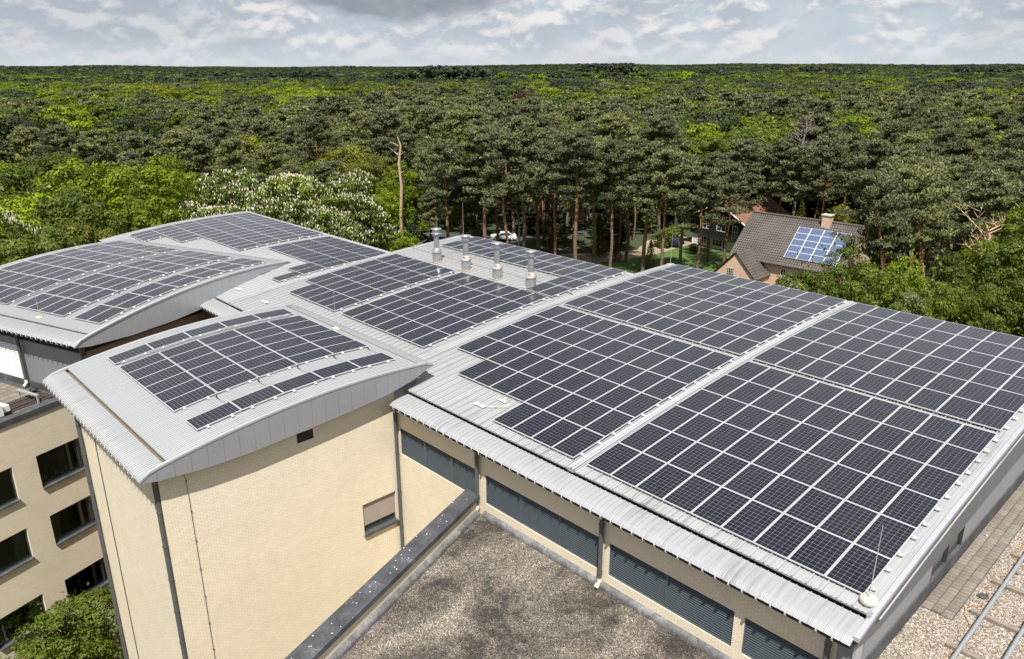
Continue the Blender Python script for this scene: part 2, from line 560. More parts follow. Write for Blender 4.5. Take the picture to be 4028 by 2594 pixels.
    # older blue polycrystalline modules of the house
    t = NT('blue_solar_cells')
    v = t.coord()
    vo = t.n('ShaderNodeTexVoronoi'); vo.inputs['Scale'].default_value = 26.0; t.l(v, vo.inputs['Vector'])
    cs = t.n('ShaderNodeSeparateColor'); t.l(vo.outputs['Color'], cs.inputs[0])
    t.base(t.ramp(cs.outputs[0], [(0.0, (0.06, 0.085, 0.155)), (1.0, (0.13, 0.165, 0.26))]))
    t.set(Roughness=0.2)
    MAT['cells_blue'] = t.mat
    # window glass: a dark pane that mirrors the sky a little and lets the room show
    t = NT('window_glass')
    t.set(Roughness=0.03, Base_Color=(0.6, 0.68, 0.66, 1), IOR=1.45)
    t.b.inputs['Transmission Weight'].default_value = 0.0
    out = t.t.nodes['Material Output']
    tr = t.n('ShaderNodeBsdfTransparent'); tr.inputs[0].default_value = (0.62, 0.70, 0.68, 1)
    gl = t.n('ShaderNodeBsdfGlossy'); gl.inputs['Roughness'].default_value = 0.02
    fr = t.n('ShaderNodeFresnel'); fr.inputs[0].default_value = 1.5
    mx = t.n('ShaderNodeMixShader')
    t.l(fr.outputs[0], mx.inputs[0]); t.l(tr.outputs[0], mx.inputs[1]); t.l(gl.outputs[0], mx.inputs[2])
    t.l(mx.outputs[0], out.inputs['Surface'])
    MAT['glass'] = t.mat
    MAT['glass_dark'] = plain('far_window_glass', (0.03, 0.035, 0.04), 0.08, 0, 0.3, 2.0, 0.6)
    # stainless flues with a rust stain on the collar
    t = NT('flue_steel')
    v = t.coord()
    n = t.noise(t.map(v, (6, 6, 0.7)), 3.0, 4, 0.6)
    t.base(t.ramp(n, [(0.35, (0.42, 0.43, 0.44)), (0.65, (0.62, 0.63, 0.63))]))
    t.set(Metallic=0.75, Roughness=0.36)
    MAT['flue'] = t.mat
    t = NT('flue_collar_rusted')
    v = t.coord()
    n = t.noise(v, 4.0, 5, 0.65)
    t.base(t.ramp(n, [(0.40, (0.58, 0.59, 0.59)), (0.55, (0.50, 0.47, 0.43)), (0.62, (0.30, 0.11, 0.045))]))
    t.set(Metallic=0.4, Roughness=0.5)
    MAT['collar'] = t.mat
    t = NT('rust_stain')
    v = t.coord()
    n = t.noise(t.map(v, (1.0, 3.0, 1.0)), 3.5, 5, 0.65, 0.5)
    t.base(t.ramp(n, [(0.36, (0.46, 0.45, 0.43)), (0.50, (0.42, 0.34, 0.24)), (0.62, (0.30, 0.13, 0.06))]))
    t.set(Metallic=0.1, Roughness=0.7)
    MAT['rust'] = t.mat
    # pavers of the walkway
    t = NT('walkway_paver')
    v = t.coord(); oi = t.n('ShaderNodeObjectInfo')
    n = t.noise(v, 9.0, 5, 0.65)
    c = t.ramp(n, [(0.32, (0.14, 0.122, 0.10)), (0.68, (0.25, 0.222, 0.185))])
    t.base(t.mix(1.0, c, t.ramp(oi.outputs['Random'], [(0.0, (0.80, 0.79, 0.77)), (1.0, (1.08, 1.06, 1.02))]), 'MULTIPLY'))
    t.set(Roughness=0.9); t.bump(n, 0.3, 0.01)
    MAT['paver'] = t.mat
    # ground
    t = NT('forest_floor')
    v = t.coord()
    n1 = t.noise(v, 0.035, 5, 0.6); n2 = t.noise(v, 0.9, 5, 0.65)
    f = t.m('ADD', t.m('MULTIPLY', n1, 0.5), t.m('MULTIPLY', n2, 0.5))
    t.base(t.ramp(f, [(0.36, (0.028, 0.034, 0.014)), (0.52, (0.045, 0.062, 0.02)), (0.66, (0.075, 0.085, 0.03))]))
    t.set(Roughness=1.0)
    MAT['ground'] = t.mat
    t = NT('lawn')
    v = t.coord()
    n1 = t.noise(v, 0.3, 5, 0.6); n2 = t.noise(v, 5.0, 4, 0.65)
    t.base(t.ramp(t.m('ADD', t.m('MULTIPLY', n1, 0.5), t.m('MULTIPLY', n2, 0.5)), [(0.36, (0.045, 0.085, 0.014)), (0.64, (0.09, 0.15, 0.026))]))
    t.set(Roughness=1.0)
    MAT['lawn'] = t.mat
    t = NT('drive_gravel')
    v = t.coord()
    n1 = t.noise(v, 0.6, 5, 0.65); n2 = t.noise(v, 6.0, 4, 0.6)
    t.base(t.ramp(t.m('ADD', t.m('MULTIPLY', n1, 0.55), t.m('MULTIPLY', n2, 0.45)), [(0.36, (0.20, 0.155, 0.10)), (0.64, (0.38, 0.31, 0.22))]))
    t.set(Roughness=1.0)
    MAT['drive'] = t.mat
    MAT['asphalt'] = plain('asphalt', (0.06, 0.06, 0.062), 0.9, 0, 0.2, 2.0)
    # tiles
    def tile(name, a, b):
        t = NT(name)
        v = t.coord()
        n1 = t.noise(v, 0.5, 5, 0.6); n2 = t.noise(v, 7.0, 4, 0.6)
        t.base(t.ramp(t.m('ADD', t.m('MULTIPLY', n1, 0.5), t.m('MULTIPLY', n2, 0.5)), [(0.36, a), (0.64, b)]))
        t.set(Roughness=0.7)
        return t.mat
    MAT['tile_brown'] = tile('brown_tile', (0.060, 0.050, 0.043), (0.115, 0.096, 0.082))
    MAT['tile_red'] = tile('red_tile', (0.17, 0.075, 0.042), (0.28, 0.135, 0.078))
    MAT['slate'] = tile('slate', (0.07, 0.075, 0.09), (0.13, 0.14, 0.165))
    MAT['darkwood'] = plain('black_timber', (0.014, 0.013, 0.013), 0.6, 0, 0.3, 3.0)
    MAT['carwhite'] = plain('white_car_paint', (0.80, 0.80, 0.80), 0.2, 0, 0.02, 1.0)
    MAT['cardark'] = plain('dark_car_paint', (0.02, 0.025, 0.045), 0.18, 0.2, 0.1, 1.0)
    MAT['tyre'] = plain('tyre', (0.02, 0.02, 0.02), 0.85, 0, 0.2, 6.0)

    # leaves: colour per leaf (attribute) and per tree (random), part of the light shines through
    def leaf(name, a, b, c, trans=0.35, rough=0.5, var=0.3):
        t = NT(name)
        at = t.n('ShaderNodeAttribute', attribute_name='tint')
        oi = t.n('ShaderNodeObjectInfo')
        col = t.ramp(at.outputs['Fac'], [(0.0, a), (0.5, b), (1.0, c)])
        tone = t.ramp(oi.outputs['Random'], [(0.0, (1 - var, 1 - var, 1 - var)), (0.5, (1, 1, 1)), (1.0, (1 + var * 1.3, 1 + var, 1 - var * 0.3))])
        col = t.mix(1.0, col, tone, 'MULTIPLY')
        t.base(col)
        t.set(Roughness=rough)
        t.b.inputs['Specular IOR Level'].default_value = 0.25
        out = t.t.nodes['Material Output']
        tl = t.n('ShaderNodeBsdfTranslucent'); t.l(col, tl.inputs[0])
        mx = t.n('ShaderNodeMixShader'); mx.inputs[0].default_value = trans
        t.l(t.b.outputs[0], mx.inputs[1]); t.l(tl.outputs[0], mx.inputs[2]); t.l(mx.outputs[0], out.inputs['Surface'])
        return t.mat
    MAT['leaf_bright'] = leaf('leaf_bright', (0.110, 0.160, 0.009), (0.175, 0.240, 0.012), (0.260, 0.315, 0.022))
    MAT['leaf_mid'] = leaf('leaf_mid', (0.064, 0.098, 0.014), (0.105, 0.148, 0.020), (0.160, 0.205, 0.030))
    MAT['leaf_dark'] = leaf('leaf_dark', (0.036, 0.054, 0.030), (0.050, 0.072, 0.040), (0.068, 0.092, 0.050))  # dark bluish tone also paints cloud shadow and haze onto the far wood
    MAT['leaf_olive'] = leaf('leaf_olive', (0.10, 0.12, 0.020), (0.17, 0.185, 0.022), (0.25, 0.25, 0.035))
    MAT['leaf_silver'] = leaf('leaf_silver', (0.10, 0.13, 0.07), (0.15, 0.185, 0.10), (0.21, 0.25, 0.14))
    MAT['leaf_tan'] = leaf('leaf_tan', (0.12, 0.095, 0.035), (0.19, 0.15, 0.06), (0.27, 0.21, 0.09))
    MAT['leaf_copper'] = leaf('leaf_copper', (0.05, 0.022, 0.016), (0.085, 0.036, 0.024), (0.13, 0.06, 0.035))
    MAT['needle'] = leaf('pine_needles', (0.090, 0.104, 0.047), (0.145, 0.160, 0.075), (0.225, 0.235, 0.118), 0.25, 0.6, 0.25)
    MAT['needle_dark'] = leaf('spruce_needles', (0.016, 0.027, 0.014), (0.026, 0.042, 0.020), (0.040, 0.060, 0.026), 0.15, 0.6, 0.2)
    MAT['needle_brown'] = leaf('brown_needles', (0.06, 0.035, 0.014), (0.11, 0.065, 0.024), (0.17, 0.105, 0.04), 0.15, 0.7, 0.15)
    MAT['blossom'] = leaf('chestnut_blossom', (0.62, 0.55, 0.38), (0.76, 0.70, 0.54), (0.84, 0.80, 0.68), 0.3, 0.6, 0.05)
    # pine bark: grey-brown plates below, orange higher up
    t = NT('pine_bark')
    sp = t.n('ShaderNodeSeparateXYZ'); v = t.coord(); t.l(v, sp.inputs[0])
    n = t.noise(t.map(v, (1, 1, 0.35)), 7.0, 5, 0.65)
    hgt = t.ramp(t.m('DIVIDE', sp.outputs[2], 20.0), [(0.15, 0.0), (0.5, 1.0)])
    lo = t.ramp(n, [(0.35, (0.085, 0.055, 0.038)), (0.65, (0.21, 0.145, 0.10))])
    hi = t.ramp(n, [(0.35, (0.19, 0.095, 0.045)), (0.65, (0.38, 0.20, 0.095))])
    t.base(t.mix(hgt, lo, hi)); t.set(Roughness=0.9); t.bump(n, 0.6, 0.05)
    MAT['bark_pine'] = t.mat
    MAT['bark'] = plain('bark_grey_brown', (0.085, 0.065, 0.05), 0.9, 0, 0.35, 4.0)
    MAT['deadwood'] = plain('bare_dead_wood', (0.46, 0.31, 0.20), 0.8, 0, 0.2, 3.0)
    MAT['deadgrey'] = plain('bare_grey_wood', (0.20, 0.16, 0.145), 0.85, 0, 0.2, 3.0)


mats_build()

# ------------------------------------------------------------------ roof curves (top of the metal sheet)
SH = 0.13                                    # panels stand this far above the sheet


def c_hall(y):
    return H - 11.09 - 0.00324 * (36.5 - y) ** 2 - SH


def c_rear(y):
    return min(H - 11.66 - 0.0073 * (26.6 - y) ** 2 - SH, c_hall(y) - 0.005)


def c_tower(y):
    return H - 11.25 - 0.0137 * (14.23 - y) ** 2 - SH


def c_left(p):
    return H - 11.355 - 0.0112 * (30.95 - p) ** 2 - SH


def slope(fn, y):
    return math.atan2(fn(y + 0.05) - fn(y - 0.05), 0.1)


def samples(y0, y1, step=0.8):
    n = max(2, int(math.ceil((y1 - y0) / step)) + 1)
    return [y0 + (y1 - y0) * i / (n - 1) for i in range(n)]


def sheet_mb(mb, fn, x0, x1, y0, y1, thick=0.05, off=0.0, mi=0, step=0.8):
    ys = samples(y0, y1, step)
    prof = [(y, fn(y) + off) for y in ys] + [(y, fn(y) + off - thick) for y in reversed(ys)]
    return mb.prism_x(prof[::-1], x0, x1, mi)


def seam_mesh(name, fn, y0, y1, mat, major=(0.034, 0.05), minor=(0.034, 0.018), pitch=0.395):
    """one standing seam with its two low ribs, following the curve; origin at (0, y0, fn(y0))"""
    mb = MB()
    ys = samples(y0, y1, 1.0)
    z0 = fn(y0)
    for dx, (w, h) in ((0.0, major), (pitch / 3, minor), (2 * pitch / 3, minor)):
        vs = []; fs = []
        for y in ys:
            z = fn(y) - z0
            vs += [(dx - w / 2, y - y0, z - 0.01), (dx - w / 2, y - y0, z + h), (dx + w / 2, y - y0, z + h), (dx + w / 2, y - y0, z - 0.01)]
        for i in range(len(ys) - 1):
            a, b = 4 * i, 4 * i + 4
            for k in range(3):
                fs.append((a + k, b + k, b + k + 1, a + k + 1)[::-1])
        fs += [(0, 1, 2, 3), tuple(4 * (len(ys) - 1) + k for k in (3, 2, 1, 0))]
        mb.add(vs, fs)
    return mb.mesh(name, mat)


def band_profile(fn, ye, dirn=1, L=0.88):
    """bullnose eave band: (distance, drop) from its inner edge down to the lip; ye is the lip, dirn +1 if the roof lies at larger y"""
    s = [(1.0, 0.035), (0.7, 0.02), (0.42, 0.015), (0.2, 0.03), (0.07, 0.065), (0.0, 0.12)]
    return [(ye + dirn * L * a, fn(ye + dirn * L * a) - d) for a, d in s]


def band_mb(mb, fn, ye, x0, x1, dirn=1, L=0.88, th=0.035, mi=0):
    p = band_profile(fn, ye, dirn, L)
    inner = [(y + dirn * th * 0.5 * (1 if i > 2 else 0), z - th) for i, (y, z) in enumerate(p)]
    inner[-1] = (p[-1][0] + dirn * th, p[-1][1])
    prof = p + inner[::-1]
    if dirn < 0:
        prof = prof[::-1]
    return mb.prism_x(prof, x0, x1, mi)


def hook_mesh(name, fn, ye, mat, dirn=1, L=0.88, pitch=0.395, ribs=1):
    """rib over the eave band that ends in a hooked clip below the lip; origin at the lip"""
    mb = MB()
    p = band_profile(fn, ye, dirn, L)
    y0, z0 = p[-1]
    path = [(0, y - y0, z - z0 + 0.012) for y, z in p]
    mb.tube(path, 0.015, 5, caps=True)
    hook = [(0, dirn * 0.08, 0.085), (0, dirn * 0.005, 0.04), (0, -dirn * 0.028, -0.02), (0, -dirn * 0.012, -0.085), (0, dirn * 0.04, -0.115), (0, dirn * 0.09, -0.09)]
    mb.tube(hook, [0.018, 0.026, 0.03, 0.03, 0.026, 0.02], 6)
    for k in range(1, ribs):
        dx = pitch * k / ribs
        mb.tube([(dx, a[1], a[2]) for a in path], 0.018, 5, caps=True)
    return mb.mesh(name, mat)


def clip_x(lo, hi, step=0.395, phase=0.0):
    n0 = math.ceil((lo - phase) / step); n1 = math.floor((hi - phase) / step)
    return [phase + step * i for i in range(n0, n1 + 1)]


# ------------------------------------------------------------------ ground
def land(x, y):
    """far away the land swells a little"""
    r = math.hypot(x, y)
    if r < 600 or r > 11000:
        return 0.0
    t = min(1.0, (r - 600) / 1500.0); t = t * t * (3 - 2 * t)
    return t * (3.0 + 4.5 * math.sin(x * 0.0011 + 1.3 * math.sin(y * 0.0007)) + 4.0 * math.sin(y * 0.0016 + x * 0.0005 + 2.0) + min(1.0, max(0, r - 3500) / 3000.0) * 4.0 + 5.0 * max(0.0, (0.7257 * y + 0.6879 * x) / r))


def ground():
    xs = [-30000, -16000, -11500] + [-9500 + 700 * i for i in range(12)] + [-1500, -1100, -800, -550, -400, -320] + [-250 + 25 * i for i in range(5)] + [-120 + 6 * i for i in range(26)] + [45, 70, 110, 180, 320, 550, 850, 1200] + [1700 + 700 * i for i in range(11)] + [11500, 16000, 30000]
    ys = [-30000, -8000, -2000, -500, -150, -60] + [-40 + 6 * i for i in range(25)] + [125, 160, 220, 320, 500, 700, 950, 1300] + [1800 + 700 * i for i in range(11)] + [11500, 16000, 30000]

    def z(x, y):
        # the courtyard in front of the left wing lies a storey lower
        d = math.hypot((x + 40) / 26.0, (y + 2) / 22.0)
        s = min(1, max(0, (1.25 - d) / 0.5)); s = s * s * (3 - 2 * s)
        return -5.0 * s + land(x, y)
    mb = MB()
    nx, ny = len(xs), len(ys)
    mb.add([(x, y, z(x, y)) for y in ys for x in xs], [(j * nx + i, j * nx + i + 1, (j + 1) * nx + i + 1, (j + 1) * nx + i) for j in range(ny - 1) for i in range(nx - 1)], 0, True)
    o = single('ground', mb, MAT['ground'], (0, 0, 0), 'wooded ground reaching to the horizon', 'ground', kind='structure')
    return o


ground()


# ------------------------------------------------------------------ the big hall
def hall():
    T = Thing('hall_building', (-24.0, 16.1, 0.0), 'long cream brick hall under a curved grey metal roof covered with solar arrays', 'building')
    # body following the roof
    def body(x0, x1, fn, y1, y0=16.42, zb=0.0):
        ys = samples(y0, y1, 2.0)
        prof = [(y0, zb), (y1, zb)] + [(y, fn(y) - 0.42) for y in reversed(ys)]
        return MB().prism_x(prof, x0, x1)
    T.part('wall', body(-25.9, -5.12, c_hall, 36.9), MAT['brick'])
    T.part('wall', body(-40.2, -25.95, c_hall, 33.4), MAT['brick'])
    T.part('wall', body(-63.2, -40.25, c_rear, 28.0), MAT['brick'])
    # front wall with louvre openings (z in world)
    zt, zl1, zl0 = 15.06, 14.0, 12.81
    bays = [(-23.72, -18.93, (-22.1, -20.41)), (-18.45, -13.06, (-16.62, -14.78)), (-12.65, -8.29, (-10.5,)), (-7.98, -5.86, ())]
    w = MB()
    xw0, xw1, zb = -24.0, -5.52, -5.0
    w.box((xw0, 16.1, zl1), (xw1, 16.4, zt))
    w.box((xw0, 16.1, zb), (-18.6, 16.4, zl0))
    w.box((-18.6, 16.1, 9.0), (xw1, 16.4, zl0))
    xs = xw0
    for a, b, _ in bays:
        w.box((xs, 16.1, zl0), (a, 16.4, zl1)); xs = b
    w.box((xs, 16.1, zl0), (xw1, 16.4, zl1))
    T.part('wall', w, MAT['brick'])
    T.part('corner_panel', MB().box((-5.515, 16.06, 9.0), (-5.13, 16.41, 15.06)), MAT['clad'])
    T.part('corner_post', MB().box((-5.125, 15.98, 9.0), (-5.06, 16.41, 15.06)), MAT['coping_metal'])
    slat = {}
    for a, b, mull in bays:
        edges = [a] + list(mull) + [b]
        for x0, x1 in zip(edges[:-1], edges[1:]):
            f = MB()
            t = 0.035
            f.box((x0, 16.13, zl0), (x0 + t, 16.3, zl1)); f.box((x1 - t, 16.13, zl0), (x1, 16.3, zl1))
            f.box((x0 + t, 16.13, zl1 - t), (x1 - t, 16.3, zl1)); f.box((x0 + t, 16.13, zl0), (x1 - t, 16.3, zl0 + t))
            f.box((x0 + t, 16.27, zl0 + t), (x1 - t, 16.29, zl1 - t), 1)
            fo = T.part('louvre', f, [MAT['louvre'], MAT['black']])
            L = round(x1 - x0 - 2 * t, 3)
            if L not in slat:
                m = MB()
                # blade tipped outward, like a lip
                prof = [(0.0, 0.004), (0.0, -0.018), (0.075, 0.02), (0.073, 0.028)]
                m.prism_x(prof, 0.0, L)
                slat[L] = m.mesh('slat', MAT['louvre'])
            n = 14
            for k in range(n):
                z = zl0 + t + 0.01 + (zl1 - zl0 - 2 * t) * k / n
                T.inst('slat', slat[L], (x0 + t, 16.145, z), parent=fo)
    # roof sheets
    def section(x0, x1, fn, y1, y0fn, mat, strips):
        width = 0.395 * 3
        x = x1
        cache = {}
        while x > x0 + 0.05:
            xa = max(x0, x - (width if strips else 1e9))
            ys0 = max(16.62, y0fn(x)) if strips else 16.62
            if ys0 < y1 - 0.5:
                so = T.part('roof_sheet', sheet_mb(MB(), fn, xa, x, ys0, y1), mat)
                key = round(ys0, 2)
                if key not in cache:
                    cache[key] = seam_mesh('standing_seam', fn, ys0, y1, mat)
                for sx in clip_x(xa + 0.005, x - 0.02):
                    T.inst('standing_seam', cache[key], (sx, ys0, fn(ys0)), parent=so)
            x = xa
    section(-14.80, -5.07, c_hall, 37.25, None, MAT['roof'], False)
    section(-25.55, -14.80, c_hall, 37.25, None, MAT['roof'], False)
    section(-40.40, -25.55, c_hall, 33.75, None, MAT['roof'], False)

    def start(x):
        a = (-34.32 - 0.9412 * x) / 0.3378
        b = (35.6 + 0.3378 * x) / 0.9412
        return a if x > -44.45 else max(b, 16.62)
    section(-63.4, -40.40, c_rear, 28.35, start, MAT['roof_clean'], True)
    # flashings between the sections
    for x0, x1, y1 in ((-25.72, -25.36, 37.28), (-40.62, -40.22, 33.78), (-14.92, -14.66, 37.28)):
        m = MB()
        sheet_mb(m, c_hall, x0, x1, 16.6, y1, 0.14, 0.075)
        sheet_mb(m, c_hall, x0 + 0.10, x0 + 0.14, 16.6, y1, 0.05, 0.11)
        sheet_mb(m, c_hall, x1 - 0.12, x1 - 0.08, 16.6, y1, 0.05, 0.11)
        T.part('flashing', m, MAT['roof_clean'])
    # step between the sections at the back: closing upstands
    m = MB()
    ys = samples(16.7, 28.4, 1.0)
    m.prism_x([(y, c_rear(y) - 0.1) for y in ys] + [(y, c_hall(y) + 0.01) for y in reversed(ys)], -40.44, -40.405)
    T.part('flashing', m, MAT['fascia_light'])
    # bullnose bands at the far edges
    for x0, x1, fn, ye in ((-25.5, -4.98, c_hall, 37.72), (-40.5, -25.75, c_hall, 34.22), (-63.4, -40.7, c_rear, 28.82)):
        bo = T.part('far_eave_band', band_mb(MB(), fn, ye, x0, x1, -1, 0.46), MAT['roof_clean'])
        hk = hook_mesh('eave_hook', fn, ye, MAT['roof_clean'], -1, 0.46)
        p = band_profile(fn, ye, -1, 0.46)[-1]
        for sx in clip_x(x0 + 0.05, x1 - 0.05):
            T.inst('eave_hook', hk, (sx, p[0], p[1]), parent=bo)
    # front eave band, gutter slot and hooks
    hk = hook_mesh('eave_hook', c_hall, 15.55, MAT['band'], 1, 0.93, ribs=2)
    p = band_profile(c_hall, 15.55, 1, 0.93)[-1]
    for x0, x1 in ((-23.55, -5.08), (-42.9, -34.98)):
        bo = T.part('eave_band', band_mb(MB(), c_hall, 15.55, x0, x1, 1, 0.93), MAT['band'])
        for sx in clip_x(x0 + 0.03, x1 - 0.05, phase=0.03):
            T.inst('eave_hook', hk, (sx, p[0], p[1]), parent=bo)
        g = MB()
        g.box((x0 + 0.01, 16.44, 15.16), (x1 - 0.01, 16.7, 15.2))
        g.box((x0 + 0.01, 16.68, 15.2), (x1 - 0.01, 16.7, 15.42))
        g.box((x0 + 0.01, 15.64, 15.08), (x1 - 0.01, 16.43, 15.2))
        T.part('gutter', g, MAT['black'])
    T.part('wall', MB().box((-43.0, 16.1, -5.0), (-34.0, 16.41, 15.05)), MAT['brick_brown'])
    # right-hand verge: coping pieces, crescent fascia, recessed wall, felt base
    ys = samples(15.72, 37.6, 1.83)
    for a, b in zip(ys[:-1], ys[1:]):
        pts = samples(a + 0.004, b - 0.004, 0.6)
        top = lambda y: c_hall(max(y, 15.9)) + 0.10 - (0.0 if y > 16.6 else (16.6 - y) * 0.10)
        prof = [(y, top(y) - 0.12) for y in pts] + [(y, top(y)) for y in reversed(pts)]
        T.part('coping_piece', MB().prism_x(prof, -5.09, -4.955), MAT['coping_metal'])
    def fb(y):
        k = [(15.78, -12.86), (16.3, -13.0), (17.0, -13.08), (20.0, -13.04), (25.0, -12.84), (29.0, -12.66), (37.6, -12.35)]
        for (a, za), (b, zb_) in zip(k[:-1], k[1:]):
            if y <= b:
                return H + za + (zb_ - za) * max(0, (y - a)) / (b - a)
        return H + k[-1][1]
    edges = samples(15.78, 37.6, 2.75)
    for a, b in zip(edges[:-1], edges[1:]):
        pts = samples(a + 0.004, b - 0.004, 0.35)
        prof = [(y, fb(y)) for y in pts] + [(y, c_hall(max(y, 15.9)) - 0.03 - (0.0 if y > 16.6 else (16.6 - y) * 0.12)) for y in reversed(pts)]
        T.part('fascia_panel', MB().prism_x(prof, -5.05, -4.975), MAT['fascia_dark'])
    m = MB()
    for a, b in ((16.42, 20.85), (23.45, 37.0)):
        m.box((-5.115, a, 13.9), (-5.03, b, 15.6))
    m.box((-5.115, 20.85, 14.92), (-5.03, 23.45, 15.6))
    T.part('side_wall', m, MAT['fascia'])
    wo = T.part('window', MB().box((-5.116, 20.85, 14.2), (-5.09, 23.45, 14.92)), MAT['glass_dark'])
    T.part('frame', MB().box((-5.09, 20.85, 14.2), (-5.03, 20.91, 14.92)).box((-5.09, 22.1, 14.2), (-5.03, 22.18, 14.92)).box((-5.09, 23.39, 14.2), (-5.03, 23.45, 14.92)), MAT['dark_frame'], wo)
    T.part('sill', MB().box((-5.115, 20.85, 13.9), (-5.0, 23.45, 14.2)), MAT['fascia'], wo)
    T.part('felt_upstand', MB().box((-5.12, 16.42, 13.7), (-4.99, 37.0, 14.26)), MAT['bitumen'])
    # downpipes with brackets and pale outlet bends
    for x, zb, bend in ((-23.86, -4.5, False), (-18.80, 12.62, True), (-12.91, 12.62, True), (-5.72, 9.5, False)):
        m = MB().tube([(x, 15.99, 15.12), (x, 15.99, zb)], 0.075, 10)
        po = T.part('downpipe', m, MAT['pipe_dark'])
        k = MB()
        zz = 14.6
        while zz > max(zb + 0.2, 2.0):
            k.lathe([(0.088, -0.03), (0.088, 0.03)], (x, 15.99, zz), 10); zz -= 1.75
        T.part('bracket', k, MAT['pipe_dark'], po)
        if bend:
            T.part('outlet_bend', MB().tube([(x, 15.99, zb + 0.02), (x, 15.985, zb - 0.1), (x, 15.93, zb - 0.2), (x, 15.83, zb - 0.27)], 0.08, 10), MAT['pipe_cream'], po)
    # small vents / lightning clamps lying on the sheet
    for x, y, r in ((-19.9, 17.6, 0.5), (-37.6, 18.3, 0.2), (-35.6, 19.0, 0.3), (-40.9, 18.2, 0.1)):
        pass
    return T


HALL = hall()


